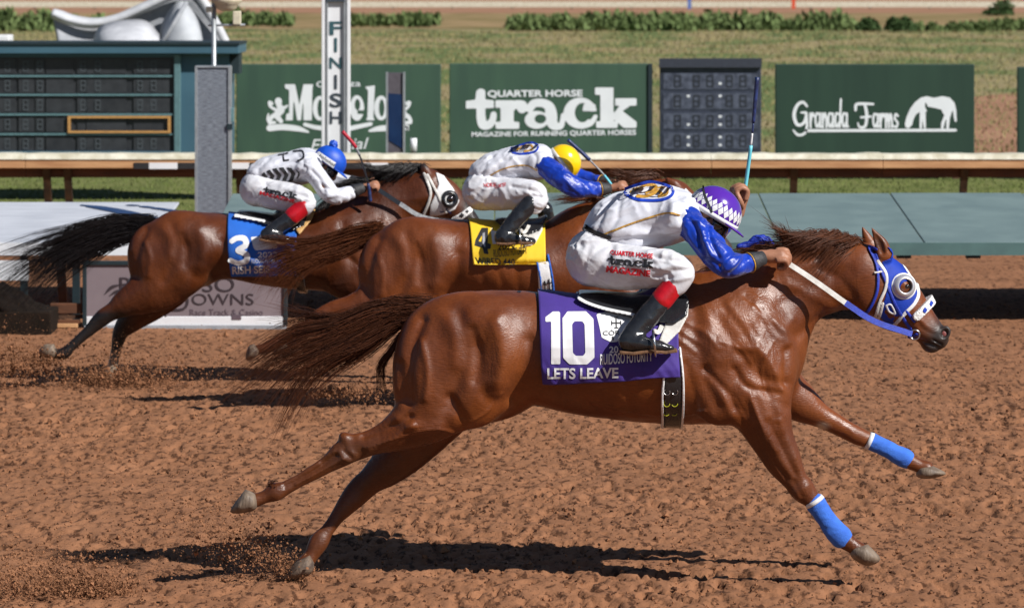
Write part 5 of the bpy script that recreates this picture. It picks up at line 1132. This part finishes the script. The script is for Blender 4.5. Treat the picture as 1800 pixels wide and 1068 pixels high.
V, Fc = shape2d([('c',[(142,363),(185,369),(235,379),(290,392)],[2,7,9,8]),('c',[(205,361),(250,365),(320,375)],[1,3,4])], 3); obj('swoosh', [on_deck(*p) for p in V], Fc, M['navy_paint'], cw, False)
MB().box((xr-6.2, YF-.06, HF-.26), (xr-.9, YF-.035, HF-.12)).build('lower_strip', M['white_paint'], cw)
for px in (132, 40, -120):
    x_ = W(px, 0, YF)[0]; MB().box((x_-.025, YF+.05, -.05), (x_+.025, YF+.10, HF-.09)).build('post', M['tote_dark'], cw)
x_ = W(100, 0, YF)[0]; MB().hexa([(x_-.01,YF+.3,-.05),(x_+.05,YF+.3,-.05),(x_+.05,YF+.36,-.05),(x_-.01,YF+.36,-.05),(x_-.05,YF+.3,.5),(x_+.01,YF+.3,.5),(x_+.01,YF+.36,.5),(x_-.05,YF+.36,.5)]).build('brace', M['brown_board'], cw)
YS = GD(27.36)
tr_ = empty('timber_rail', W(115, 575, YS), 'low brown plank rail between the dark block and the track sign', 'rail')
pb('plank', 88, 533, 145, 551, YS+.02, .04, M['brown_board'], tr_, .004); pb('plank', 90, 553, 145, 560, YS+.03, .04, M['post_wood'], tr_); pb('plank', 88, 562, 140, 569, YS, .05, M['brown_board'], tr_, .004); pb('plank', 90, 569, 136, 576, YS-.04, .05, M['timber'], tr_, .004)
# near-black block with a rough near-black mound on it, left edge
bk = empty('dark_block', W(20, 590, YS-.5), 'black tarred block with a rough mound on top at the left edge', 'block')
a_ = W(-160, 592, YS-.45); b_ = W(89, 548, YS-.45); bevel(MB().box((a_[0], a_[1], -.05), (b_[0], a_[1]+.6, b_[2])).build('block', M['matte'] if 'matte' in M else mat('matte_black', (.010, .007, .005), .95, (.016, .010, .007), 12, .5, spec=.1), bk), .012)
f = Field(); f.tube([(*W(-140, 545, YS-.2), .14, .25), (*W(-20, 535, YS-.2), .16, .25), (*W(40, 545, YS-.2), .09, .22), (*W(76, 552, YS-.2), .04, .15)], 0); v, q = f.mesh(.02); v = v+vnormals(v, q)*((fbm(v*22, 3, 6)-.5)*.06)[:, None]; obj('rough_mound', v, q, mat('mound_black', (.012, .008, .006), .95, (.007, .005, .004), 14, .6, spec=.1), bk)
# track sign under the cover
sg = empty('track_sign', W(325, 577, YS), 'mauve track sign in a dark frame under the blue clothed horse', 'sign')
pb('panel', 152, 466, 498, 556, YS, .03, M['mauve'], sg)
for r_ in ((145,459,505,466),(145,466,152,572),(498,466,505,572)): pb('frame', *r_, YS-.015, .06, M['tote_dark'], sg, .003)
pb('base_board', 152, 556, 498, 572, YS-.01, .04, M['white_paint'], sg, .004); pb('foot', 148, 572, 503, 580, YS-.02, .08, M['concrete_grey'], sg)
def sign_text(s, q, Y, m, parent, bold=0., name='lettering', cut=0): V, Fc, _ = text2d(s, bold, cut); return flat_sign(name, quad_map(V, q), Fc, Y, m, parent)
sign_text('RUIDOSO', [(210,487),(412,487),(412,513),(210,513)], YS-.004, M['sign_ink'], sg, .0)
sign_text('D', [(302,512),(332,512),(332,547),(302,547)], YS-.004, M['sign_ink'], sg); sign_text('OWNS', [(337,516),(446,516),(446,536),(337,536)], YS-.004, M['sign_ink'], sg)
sign_text('Race Track & Casino', [(334,543),(462,543),(462,554),(334,554)], YS-.004, M['sign_ink2'], sg)
V, Fc = shape2d([('c',[(184,517),(196,505),(212,500)],[1,6,1]),('c',[(192,520),(205,512),(220,512)],[1,5,1])], 1); flat_sign('emblem', V, Fc, YS-.004, M['sign_ink'], sg)
pb('notch', 408, 553, 424, 561, YS-.016, .006, M['sign_ink2'], sg)
# --- galvanised pillar and camera pole
YP = GD(33)
pl = empty('metal_pillar', W(374, 470, YP), 'tall galvanised metal pillar between tote board and green boards', 'pillar'); pl.location.z = 0
a_, b_ = W(345, 118, YP), W(404, 118, YP); MB().box((a_[0], YP, -.05), (b_[0], YP+.14, a_[2])).build('sheet', M['galv'], pl)
for x0, x1 in ((342.5, 347), (401, 405.5)): p0, p1 = W(x0, 117, YP-.01), W(x1, 117, YP-.01); MB().box((p0[0], YP-.012, -.05), (p1[0], YP+.15, p0[2])).build('edge_trim', M['alu'], pl)
pb('cap_trim', 343, 116, 405, 119, YP-.014, .16, M['alu'], pl); pb('conduit_box', 404, 190, 411, 215, YP+.03, .08, M['tote_bar'], pl, .004); pb('latch', 399, 218, 408, 228, YP-.02, .05, M['tote_dark'], pl)
YC = GD(33.4); cp = empty('camera_pole', W(376, 465, YC), 'thin grey pole with beige camera housings above the metal pillar', 'camera'); cp.location.z = 0
MB().tube([(W(376, 0, YC)[0], YC, -.05), W(376, -14, YC)], .021, 12).build('pole', M['alu'], cp, True)
MB().tube([W(366, 45, YC), W(431, 44, YC)], .010, 8).build('arm', M['alu'], cp, True)
MB().lathe([(.0,.075),(.07,.07),(.12,.05),(.135,.02),(.13,-.01),(.10,-.03),(.09,-.06),(.05,-.085),(0,-.09)], W(398, 2, YC), (0,0,1), 24).build('dome', M['beige'], cp, True)
pb('housing', 409, 20, 423, 44, YC-.04, .09, M['beige'], cp, .008); pb('housing', 362, 12, 374, 22, YC-.03, .07, M['beige'], cp, .006)
# --- far timber rail with finish line checks
YR = GD(36.5); zt = W(0, 271, YR)[2]; z1 = W(0, 283, YR)[2]; z2 = W(0, 296, YR)[2]; z3 = W(0, 313, YR)[2]
fr_ = empty('timber_rail', (0, YR, 0), 'long tan timber rail with flaking cream top below the boards', 'rail')
xs = np.arange(-8.2, 9, 1.6)
for i in range(len(xs)-1):
    a, b = xs[i]+.46, xs[i+1]+.457
    bevel(MB().box((a, YR, z2), (b, YR+.30, z1+.02)).build('rail_plank', M['timber'], fr_), .006)
    n_ = 14; mb = MB(); t_ = np.linspace(a, b, n_); e_ = [zt+.012*(vnoise(np.array([[q*9., i, 0]]))[0]-.5) for q in t_]
    for k in range(n_-1): mb.hexa([(t_[k],YR-.012,z1+.015),(t_[k+1],YR-.012,z1+.015),(t_[k+1],YR+.32,z1+.021),(t_[k],YR+.32,z1+.021),(t_[k],YR+.02,e_[k]),(t_[k+1],YR+.02,e_[k+1]),(t_[k+1],YR+.30,e_[k+1]),(t_[k],YR+.30,e_[k])])
    mb.build('top_board', M['cream_paint'], fr_)
    MB().box((a, YR+.10, z3), (b, YR+.14, z2-.003)).build('back_board', M['brown_board'], fr_)
for x_ in [W(p, 0, YR)[0] for p in (-480, -190, 80, 117, 420, 760, 1090, 1397, 1697, 2000)]:
    MB().hexa([(x_-.03,YR+.42,-.08),(x_+.03,YR+.42,-.08),(x_+.03,YR+.50,-.08),(x_-.03,YR+.50,-.08),(x_-.035,YR+.03,z2-.004),(x_+.035,YR+.03,z2-.004),(x_+.035,YR+.095,z2-.004),(x_-.035,YR+.095,z2-.004)]).build('post', M['post_wood'], fr_)
ck = [(235,262,0),(262,312,1),(312,343,0),(405,438,1),(438,480,0),(480,520,1),(520,556,0),(556,600,1),(600,640,0),(640,682,1),(682,716,0)]
for a, b, wv in ck: pb('check', a, 286, b, 297, YR-.006, .004, M['white_paint'] if wv else M['print_black'], fr_)
# --- advertising boards
YBD = GD(47.5)
def board(x0, y0, x1, y1, label, m, Y=YBD, name='advertising_board', cat='billboard', posts=True):
    r = empty(name, W((x0+x1)/2, 311, Y), label, cat); r.location.z = 0
    pb('panel', x0, y0, x1, y1, Y, .10, m, r, .01)
    for px in (x0+30, x1-30): q = W(px, y1, Y); MB().box((q[0]-.05, Y+.11, -.1), (q[0]+.05, Y+.2, q[2]+.9)).build('post', M['post_wood'], r)
    return r
M['board_print'] = mat('board_lettering', (.68, .70, .73), .6, (.62, .64, .67), 4); BP = M['board_print']
def sh(prims, step, sc, ox, oy, Y, m, parent, name='lettering'):
    V, Fc = shape2d(prims, step); return flat_sign(name, V/sc+np.array([ox, oy]), Fc, Y, m, parent)
b1 = board(415, 113, 775, 290, 'green board with brewery script partly hidden behind the finish post', M['board_green'])
z8 = (5.4545, 450, 120, YBD-.006, BP, b1)
for prims in ([('p',[(275,155),(375,155),(415,350),(455,155),(548,155),(540,200),(535,500),(455,500),(455,290),(430,500),(395,500),(360,290),(352,500),(285,500),(290,440),(318,430),(318,210),(280,195)])],
              [('o',612,385,68,118),('-','o',615,385,26,84)], [('p',[(770,160),(850,160),(850,500),(780,500)]),('o',770,385,66,118),('-','o',770,385,24,84)],
              [('o',968,382,68,122),('-','o',972,350,26,54),('-','p',[(972,405),(1050,405),(1050,440),(972,440)])], [('p',[(1045,180),(1140,165),(1125,470),(1140,500),(1055,500),(1068,470),(1075,215)])], [('o',1200,382,68,118),('-','o',1205,382,26,84)]):
    sh(prims, 7, *z8)
sh([('c',[(130,575),(250,565),(400,580),(500,610)],[60,58,52,20]),('c',[(470,540),(560,565),(640,575),(770,585),(880,580),(980,560),(1100,535)],[36,40,44,46,46,42,36]),('c',[(1090,600),(1180,580),(1330,570),(1440,565)],[24,52,58,56])], 7, *z8, 'ribbon')
sh([('o',215,320,34,38),('c',[(215,350),(240,400),(200,450),(240,510)],[44,70,60,40]),('c',[(150,340),(130,330),(140,370),(190,400)],[34,34,26,30]),('c',[(240,390),(280,375),(300,360)],[30,26,20]),('c',[(200,440),(150,470),(130,520),(180,520)],[50,40,34,26]),('c',[(120,440),(110,490),(130,540)],[16,20,16])], 6, *z8, 'lion')
sh([('o',1400,320,34,38),('c',[(1400,350),(1375,400),(1420,450),(1380,510)],[44,70,60,40]),('c',[(1450,340),(1470,330),(1460,370),(1420,400)],[34,34,26,30]),('c',[(1420,440),(1465,470),(1480,520),(1430,520)],[40,40,34,26]),('c',[(1440,560),(1460,590)],[20,16])], 6, *z8, 'lion')
sign_text('Cerveza', [(556,143),(634,141),(634,152),(556,154)], YBD-.006, BP, b1, .01); V, Fc, _ = text2d('Especial', .005); flat_sign('lettering', quad_map(V, [(552,245),(648,242),(640,268),(544,272)]), Fc, YBD-.006, BP, b1)
b2 = board(790, 112, 1139, 290, 'green board with large white slab lettering about quarter horses', M['board_green'])
pb('dark_edge', 1139.5, 113, 1147, 290, YBD-.02, .3, M['tote_dark'], b2)
V, Fc = TRACK; flat_sign('lettering', quad_map(V, [(819,154),(1119,154),(1119,229),(819,229)]), Fc, YBD-.006, BP, b2)
sign_text('QUARTER HORSE', [(857,159),(1024,158),(1024,172),(857,173)], YBD-.009, BP, b2, .035); sign_text('MAGAZINE FOR RUNNING QUARTER HORSES', [(829,232),(1118,228),(1118,239),(829,242)], YBD-.009, BP, b2, .03)
# small results board
nb = board(1160, 104, 1338, 290, 'dark blue-grey results board with unlit digits between two green boards', M['lamp_panel_b'], YBD, 'results_board', 'scoreboard')
pb('hood', 1159, 103, 1339, 119, YBD-.05, .08, mat('hood_paint', srgb(48, 52, 64), .5), nb)
EIGHT = shape2d([('s',[(0,0),(10,0)],2.6),('s',[(0,9),(10,9)],2.6),('s',[(0,18),(10,18)],2.6),('s',[(0,0),(0,18)],2.6),('s',[(10,0),(10,18)],2.6)], 1.)
def digit(cx, cy, w_, h_, Y, m, parent): V, Fc = EIGHT; return flat_sign('digit', (V-np.array([5, 9]))*np.array([w_/10, h_/18])+np.array([cx, cy]), Fc, Y, m, parent)
for ry in (143, 178, 213, 248):
    pb('row_panel', 1166, ry-14, 1332, ry+14, YBD-.008, .006, mat('row_panel', srgb(78, 84, 100), .5, srgb(46, 51, 66), 14, detail=8), nb)
    for cx in (1191, 1224, 1248, 1282, 1306): digit(cx, ry, 10, 19, YBD-.011, M['lamp_digit_b'], nb)
for cx, cy in ((1266,147),(1266,169),(1266,205),(1266,219),(1266,241),(1266,255),(1210,169),(1210,219),(1210,241),(1210,255)): pb('colon_dot', cx-2.5, cy-2, cx+2.5, cy+2, YBD-.013, .004, BP, nb)
b3_ = board(1363, 113, 1713, 290, 'dark green board with white script and grazing mare silhouette', M['board_deep'])
z7 = (3.56, 1400, 0, YBD-.006, BP, b3_)
def script(s, x, base, xh, wd):
    out = []; h = xh
    for c in s:
        if c == 'a': out += [('c',[(x+24,base-h*.9),(x+8,base-h),(x+2,base-h*.5),(x+10,base-3),(x+24,base-h*.4)],wd),('s',[(x+26,base-h),(x+26,base-2)],wd),('s',[(x+26,base-2),(x+36,base-8)],wd*.7)]; x += 37
        if c == 'n': out += [('s',[(x+2,base-h),(x+4,base)],wd),('c',[(x+4,base-h*.4),(x+14,base-h),(x+22,base-h*.7),(x+24,base)],wd)]; x += 32
        if c == 'r': out += [('s',[(x+2,base-h),(x+4,base)],wd),('c',[(x+4,base-h*.4),(x+14,base-h),(x+22,base-h*.8)],wd)]; x += 28
        if c == 'd': out += [('c',[(x+24,base-h*.9),(x+8,base-h),(x+2,base-h*.5),(x+10,base-3),(x+24,base-h*.4)],wd),('s',[(x+32,base-h*2),(x+26,base-2)],wd)]; x += 38
        if c == 'm': out += [('s',[(x+2,base-h),(x+4,base)],wd),('c',[(x+4,base-h*.4),(x+12,base-h),(x+18,base-h*.6),(x+19,base)],wd),('c',[(x+19,base-h*.4),(x+27,base-h),(x+34,base-h*.6),(x+35,base)],wd)]; x += 44
        if c == 's': out += [('c',[(x+22,base-h*.85),(x+10,base-h),(x+6,base-h*.65),(x+20,base-h*.35),(x+14,base-2),(x+2,base-8)],wd)]; x += 28
    return out
sh([('c',[(66,665),(40,640),(5,660),(-15,720),(5,780),(45,770),(62,710),(30,705)],[14,18,20,22,20,18,16,12]),('c',[(62,720),(66,790),(50,835),(10,845),(-20,815)],[16,16,16,16,10])]+[(k, [(84+(q[0]-84)*1.17, q[1]) for q in pp], wd_) for k, pp, wd_ in script('ranada', 84, 798, 88, 13)], 4, *z7)
sh([('c',[(370,690),(375,655),(420,650),(480,652)],[16,18,18,14]),('c',[(430,660),(440,720),(430,790),(395,795),(385,770)],[18,20,18,14,10]),('s',[(405,735),(465,730)],14)]+[(k, [(478+(q[0]-478)*1.2, q[1]) for q in pp], wd_) for k, pp, wd_ in script('arms', 478, 798, 84, 13)], 4, *z7)
sh([('s',[(60,818),(995,815)],18),('p',[(684,798),(702,804),(724,782),(732,748),(748,716),(772,700),(770,805),(785,805),(789,740),(797,805),(810,805),(808,700),(850,690),(905,696),(926,720),(906,770),(904,805),(920,805),(926,775),(938,738),(938,805),(954,805),(960,740),(972,702),(980,690),(984,730),(992,766),(1003,758),(1000,690),(990,645),(960,612),(915,602),(860,613),(815,603),(778,612),(742,640),(712,680),(688,735),(678,778)]),('-','p',[(806,640),(816,652),(822,668),(866,676),(906,686),(914,702),(900,716),(896,780),(886,780),(880,722),(840,720),(838,786),(828,786),(826,712),(814,690),(803,668)])], 4, *z7, 'mare_emblem')
b4_ = board(1789, 118, 2130, 290, 'dark green board cut off by the right edge of the picture', M['board_deep'])
# --- tote board
YT = GD(43); tb = empty('tote_board', W(180, 349, YT), 'large blue-grey tote board with unlit number rows at the left', 'scoreboard'); tb.location.z = 0
pb('cabinet', -330, 88, 402, 296, YT+.06, .9, M['tote_blue'], tb); pb('roof', -335, 78, 420, 95, YT-.10, 1.2, M['tote_blue'], tb, .01); pb('roof_edge', -335, 75, 421, 79, YT-.12, 1.25, M['tote_dark'], tb); pb('end_bracket', 402, 95, 420, 130, YT+.2, .5, M['tote_dark'], tb)
pb('screen', -330, 100, 306, 266, YT+.05, .012, M['lamp_panel'], tb); pb('frame_side', 306, 96, 317, 276, YT-.01, .08, M['tote_bar'], tb, .005); pb('frame_bottom', -330, 266, 306, 276, YT-.01, .08, M['tote_blue'], tb, .005); pb('sill', -330, 279, 345, 283, YT+.02, .04, M['tote_dark'], tb); pb('frame_top', -330, 96, 306, 101, YT-.01, .08, M['tote_blue'], tb)
for y_ in (134, 167, 201.5, 236): pb('bar', -330, y_-1.8, 306, y_+1.8, YT+.012, .03, M['tote_bar'], tb)
cells = [(-60,-32),(-28,28),(33,60),(62,78),(81,129),(136,150),(152,222),(235,300)]
lp2 = mat('lamp_panel_grey', (.030, .033, .038), .45, (.02, .022, .026), 14)
for r_, y_ in enumerate((102, 136, 170, 204, 238)):
    for k, (a, b) in enumerate(cells): pb('lamp_panel', a, y_+2, b, y_+28, YT+.036-.004*((k+r_) % 2), .012, lp2 if (k*3+r_) % 4 else M['lamp_panel'], tb)
    for cx in (13, 45, 70, 146, 172)+((246, 270) if r_ != 3 else ()): 
        if not (r_ == 3 and cx > 100): digit(cx, y_+15, 8, 17, YT+.027, M['lamp_digit'], tb)
for r_ in ((119,204,124,234),(295,204,300,234),(124,204,295,208),(124,230,295,234)): pb('amber_frame', *r_, YT-.005, .02, M['amber_frame'], tb)
# white concrete shell behind the tote board
YW = GD(54); ws = empty('concrete_shell', W(250, 268, YW), 'white curved concrete canopy rising behind the tote board', 'canopy'); ws.location.z = 0
top = crom(np.array([(92,20),(120,32),(160,38),(205,30),(255,8),(300,-12),(330,-22),(352,-8),(376,32),(398,74),(402,90)], float), 6)
def sheet(name, curve, low, Y0, Y1, m, inner=6, bulge=0.):
    V = []; n = len(curve); k = inner
    for j in range(k+1):
        t = j/k
        for i, p in enumerate(curve):
            q = np.array(low[i]); c = p*(1-t)+q*t; V.append(W(c[0], c[1], Y0+(Y1-Y0)*t+bulge*math.sin(math.pi*t)*math.sin(math.pi*i/(n-1))))
    return obj(name, V, [(j*n+i, j*n+i+1, (j+1)*n+i+1, (j+1)*n+i) for j in range(k) for i in range(n-1)], m, ws)
solid(sheet('canopy_wall', top, [(112+(392-112)*i/(len(top)-1), 125) for i in range(len(top))], YW+.1, YW-.35, M['concrete_grey'], bulge=.25), .06)
solid(sheet('canopy_rim', top, [(p[0]+.6, p[1]+8) for p in top], YW-.12, YW-.05, M['concrete_white'], 2), .10)
solid(sheet('canopy_roof', top, [(p[0]*.9+24, p[1]*.75+8) for p in top], YW+.05, YW+3.0, M['concrete_white'], 6), .08)
arc = crom(np.array([(166,112),(168,66),(184,46),(225,38),(256,40),(274,58),(284,76),(288,112)], float), 5)
solid(sheet('front_shell', arc, [(166+(288-166)*i/(len(arc)-1), 118) for i in range(len(arc))], YW-.25, YW-1.1, M['concrete_white'], 6, -.5), .05)
lf = crom(np.array([(292,112),(282,62),(296,24),(318,4),(336,20),(350,50),(360,112)], float), 5)
solid(sheet('side_leaf', lf, [(292+(360-292)*i/(len(lf)-1), 120) for i in range(len(lf))], YW-.1, YW-.4, mat('pale_concrete', (.42, .44, .47), .8, (.36, .38, .41), 10), 5, -.2), .04)
MB().tube([W(328, 4, YW-.3), W(286, 74, YW-.6)], .03, 8).build('strut', M['concrete_grey'], ws, True)
wb = pb('white_box', -30, 62, 16, 84, GD(58), .5, M['white_paint'], None, .02); tag(wb, 'small white equipment box behind the tote board at the left edge', 'box')
# --- finish post, mirror panel, marker post
YFN = GD(38.5); fp = empty('finish_post', W(590, 395, YFN), 'tall white finish post with vertical lettering behind the blue helmeted rider', 'post'); fp.location.z = 0
a_, b_ = W(570, -90, YFN), W(611, -90, YFN); MB().box((a_[0], YFN, -.08), (b_[0], YFN+.25, a_[2])).build('core', M['white_paint'], fp)
for x0, x1 in ((565.5, 571), (573, 576.5), (604, 607.5), (610, 616)): p0, p1 = W(x0, -90, YFN), W(x1, -90, YFN); bevel(MB().box((p0[0], YFN-.03, -.08), (p1[0], YFN-.003, p0[2])).build('edge_board', M['white_paint'] if x1-x0 > 4 else M['alu'], fp), .004)
pb('name_plate', 574, -16, 606, 4, YFN-.04, .03, M['letter_grey'], fp)
for ch_, y0, y1, w_, m_ in (('F',38,62,22,'letter_teal'),('I',67,92,5,'letter_teal'),('N',101,121,22,'letter_teal'),('I',132,157,5,'letter_grey'),('S',164,189,21,'letter_grey'),('H',196,218,21,'letter_grey')): sign_text(ch_, [(590-w_/2,y0),(590+w_/2,y0),(590+w_/2,y1),(590-w_/2,y1)], YFN-.006, M[m_], fp, .02, 'letter')
YMI = GD(39.5); mi = empty('mirror_panel', W(695, 384, YMI), 'narrow dark mirror panel standing right of the finish post', 'panel'); mi.location.z = 0
p0, p1 = W(681, 128, YMI), W(711, 128, YMI); MB().box((p0[0], YMI, -.08), (p1[0], YMI+.08, p0[2])).build('housing', M['mirror_frame'], mi)
for x0, x1 in ((678.5, 682), (708.5, 712)): q0, q1 = W(x0, 127, YMI), W(x1, 127, YMI); MB().box((q0[0], YMI-.02, -.08), (q1[0], YMI+.10, q0[2])).build('edge_trim', M['alu'], mi)
V = [W(*p, YMI-.008) for p in ((682.5,164),(708,166),(708,262),(683.5,247))]; obj('mirror', V, [(0,1,2,3)], M['reflection_blue'], mi, False)  # dark blue reflection painted as a flat patch on the panel
YK = GD(39); mk = empty('marker_post', W(727, 390, YK), 'short white topped black marker post beside the mirror panel', 'post'); mk.location.z = 0
x_ = W(727, 0, YK)[0]; MB().tube([(x_, YK, -.08), W(727, 266, YK)], .024, 12).build('stem', M['mirror_frame'], mk, True); MB().tube([W(727, 266, YK), W(727, 243, YK)], .034, 14).build('cap', M['white_paint'], mk, True); MB().tube([W(727, 270, YK), W(727, 264, YK)], .030, 14).build('ring', M['print_black'], mk, True)
# --- infield sheets, brush and backstretch
def sheet_g(name, D0, D1, z, m, x=400): return struct(name, [(-x,GD(D0),z),(x,GD(D0),z),(x,GD(D1),z),(-x,GD(D1),z)], [(0,1,2,3)], m)
sheet_g('turf_strip', 36.2, 50.5, -.030, M['turf']); sheet_g('infield_lawn', 50.4, 172, -.034, M['grass']); sheet_g('backstretch_bank', 171.9, 236, -.026, M['straw']); sheet_g('backstretch_track', 235.9, 700, -.018, M['far_dirt'])
p_ = [W(a, b, 0) for a, b in ()]
def ground_pt(px, py): y_ = GY(py); return ((px-900)*(y_+DC)/F, y_, -.028)
obj('bare_earth', [ground_pt(*p) for p in ((1706,168),(1800,160),(1900,170),(1960,230),(1880,268),(1700,270))], [(5,4,3,2,1,0)], M['far_dirt'])['kind'] = 'structure'
M['leaf_a'] = mat('brush_leaf', (.160, .205, .080), .8, (.085, .130, .042), 30, spec=.2); M['leaf_b'] = mat('dark_brush_leaf', (.060, .105, .035), .8, (.04, .07, .022), 30, spec=.2)
def leaves(C, s, seed, up=0.):
    rg = np.random.default_rng(seed); n = len(C); a = rg.normal(size=(n, 3))+np.array([0, 0, up]); a /= np.linalg.norm(a, axis=1, keepdims=True); b = np.cross(a, rg.normal(size=(n, 3))); b /= np.linalg.norm(b, axis=1, keepdims=True)
    L_ = (s*rg.uniform(.6, 1.4, n))[:, None]; V = np.stack([C-a*L_, C+b*L_*.5, C+a*L_, C-b*L_*.5], 1).reshape(-1, 3); return V, np.arange(4*n).reshape(-1, 4)
def bush_pts(px0, px1, ytop, ybase, Y, n, seed, lumps=6):
    rg = np.random.default_rng(seed); D = Y+DC; x0, x1 = (px0-900)*D/F, (px1-900)*D/F; h = (ybase-ytop)*D/F; out = []
    cx = rg.uniform(x0, x1, lumps); ch = h*rg.uniform(.25, 1.05, lumps); cw_ = rg.uniform(.5, 1., lumps)*h*.9
    k = rg.integers(0, lumps, n); d = rg.normal(size=(n, 3)); d /= np.linalg.norm(d, axis=1, keepdims=True); r = rg.random(n)**.4
    zb = W(0, ybase, Y)[2]
    return np.stack([cx[k]+d[:, 0]*cw_[k]*r, Y+d[:, 1]*h*.6*r, zb+np.abs(d[:, 2])*ch[k]*r+.02], 1)
YBU = GD(165); rng_ = [(-60,130,14,56,18),(120,330,26,50,8),(330,505,14,42,14),(610,765,24,42,14),(900,1200,20,50,30),(1150,1490,18,54,34),(1610,1720,40,54,8),(1715,1830,34,52,10)]
C = np.vstack([bush_pts(a, b, t, l, YBU+i % 3, 160*k, 50+i, k*2) for i, (a, b, t, l, k) in enumerate(rng_)])
V, Fc = leaves(C, .17, 9, 2.2); tag(obj('roadside_brush', V, Fc, M['leaf_a'], None, False), 'low green brush growing in a band along the far infield edge', 'brush', kind='stuff')
for i, (a, b, t, l, lab, Yb, nm) in enumerate([(1503,1545,29,53,'small round dark shrub left of its larger twin beyond the script board',YBU-3,'shrub'),(1550,1606,29,53,'wider round dark shrub right of its twin beyond the script board',YBU-3,'shrub'),(1738,1790,-8,26,'tall dark shrub against the backstretch rail at the upper right',GD(222),'shrub')]):
    r = empty(nm, W((a+b)/2, l, Yb), lab, 'shrub', 'shrubs beyond the boards'); V, Fc = leaves(bush_pts(a+8, b-8, t, l, Yb, 1500, 90+i, 5), .10, 30+i); obj('crown', V, Fc, M['leaf_b'], r, False)
    MB().tube([W((a+b)/2, l+2, Yb), W((a+b)/2+2, (t+l)/2, Yb)], [.06, .03], 6).build('trunk', M['post_wood'], r, True)
YBR = GD(262); br_ = empty('backstretch_rail', (0, YBR, 0), 'pale cream rail along the far backstretch at the top edge', 'rail')
za, zb = W(0, 3, YBR)[2], W(0, 13, YBR)[2]; MB().box((-120, YBR, zb), (120, YBR+.3, za)).build('rail', M['cream_paint'], br_)
for k in range(-40, 41, 4): MB().box((k-.06, YBR+.31, -.1), (k+.06, YBR+.45, za-.1)).build('post', M['cream_paint'], br_)
for px, m_, lab in ((1212, 'blue_marker', 'tiny blue marker post on the far backstretch rail'), (1395, 'orange', 'tiny orange marker post on the far backstretch rail')):
    p = W(px, 14, YBR-1); o = MB().box((p[0]-.12, YBR-1, -.1), (p[0]+.12, YBR-.8, p[2]+.8)).build('marker_post', M[m_]); tag(o, lab, 'marker')
# tufts of grass on the infield and turf
def tufts(n, D0, D1, hgt, seed, px=(-100, 1900)):
    rg = np.random.default_rng(seed); D = D0+(D1-D0)*rg.random(n)**1.3; x_ = (rg.uniform(*px, n)-900)*D/F; h = hgt*rg.uniform(.5, 1.3, n)*(.7+D/120); a = rg.uniform(0, 6.28, n); w_ = h*.25; lean = rg.normal(0, .35, (n, 2))*h[:, None]
    B = np.stack([x_, D-DC, np.full(n, -.035)], 1); e = np.stack([np.cos(a)*w_, np.sin(a)*w_, 0*a], 1); t = B+np.stack([lean[:, 0], lean[:, 1], h], 1)
    return np.stack([B-e, B+e, t], 1).reshape(-1, 3), np.arange(3*n).reshape(-1, 3)
M['blade_dry'] = mat('dry_blades', (.28, .225, .11), .9, (.13, .145, .058), .6, spec=.1, detail=8); M['blade_green'] = mat('green_blades', (.135, .165, .05), .9, (.095, .125, .034), 2, spec=.1)
V, Fc = tufts(50000, 50, 165, .05, 3); tag(obj('infield_grass', V, Fc, M['blade_dry'], None, False), 'dry yellow-green grass covering the infield behind the boards', 'grass', kind='stuff')
V, Fc = tufts(40000, 37.2, 50.4, .030, 4); tag(obj('turf_grass', V, Fc, M['blade_green'], None, False), 'mown green grass strip behind the timber rail', 'grass', kind='stuff')
# --- dirt thrown up by the hooves
def spray(C0, dirv, n, spread, size, seed):
    rg = np.random.default_rng(seed); t = rg.random(n)**1.1; k = 14; lump = rg.normal(0, 1, (k, 3))[rg.integers(0, k, n)]
    p = np.array(C0)[None]+np.array(dirv)[None]*t[:, None]+(rg.normal(0, 1, (n, 3))*.7+lump*.6)*np.array(spread)[None]*(.25+t[:, None])
    p[:, 2] = np.abs(p[:, 2]); return p, np.clip(rg.gamma(1.1, size/1.1, n)+.0009, .0009, .014)
for (px, py, Y, dv, n_, sp, sz, lab) in ((540,1012,.05,(-.50,.12,.20),3600,(.12,.10,.075),.0016,'spray of dirt kicked up by the hind hoof of the number 10 horse'),
        (190,1040,-.30,(-.6,.0,.10),6400,(.26,.18,.075),.0021,'low burst of dirt over the track at the lower left corner'),
        (190,684,7.7,(.34,-.25,.04),5200,(.30,.17,.12),.0028,'dirt splashing up round the planted hind hoof of the number 3 horse'),
        (86,632,7.5,(-.6,-.1,-.06),5200,(.24,.15,.13),.0028,'dirt flung from the raised hind hoof of the number 3 horse'),
        (560,694,6.4,(.3,-.1,.04),1600,(.2,.12,.04),.0024,'dirt puff under the bay horse beside its shadow')):
    c = W(px, py, Y); c[2] = max(c[2], .012); C, R = spray(c, dv, n_, sp, sz, int(px)); 
    big = np.random.default_rng(3).random(len(R)) < .012; R[big] = np.minimum(R[big]*2.2, .009)
    C2, R2 = spray(c, np.array(dv)*1.15, int(n_*1.6), np.array(sp)*np.array([1.15, 1.2, 1.5]), .0004, int(px)+1); tag(clods('kicked_up_dirt', np.vstack([C, C2]), np.concatenate([R, np.clip(R2*.7, .0006, .0012)*(1 if Y < 2 else 1.4)]), M['dirt'], int(px)), lab, 'dirt', kind='stuff')
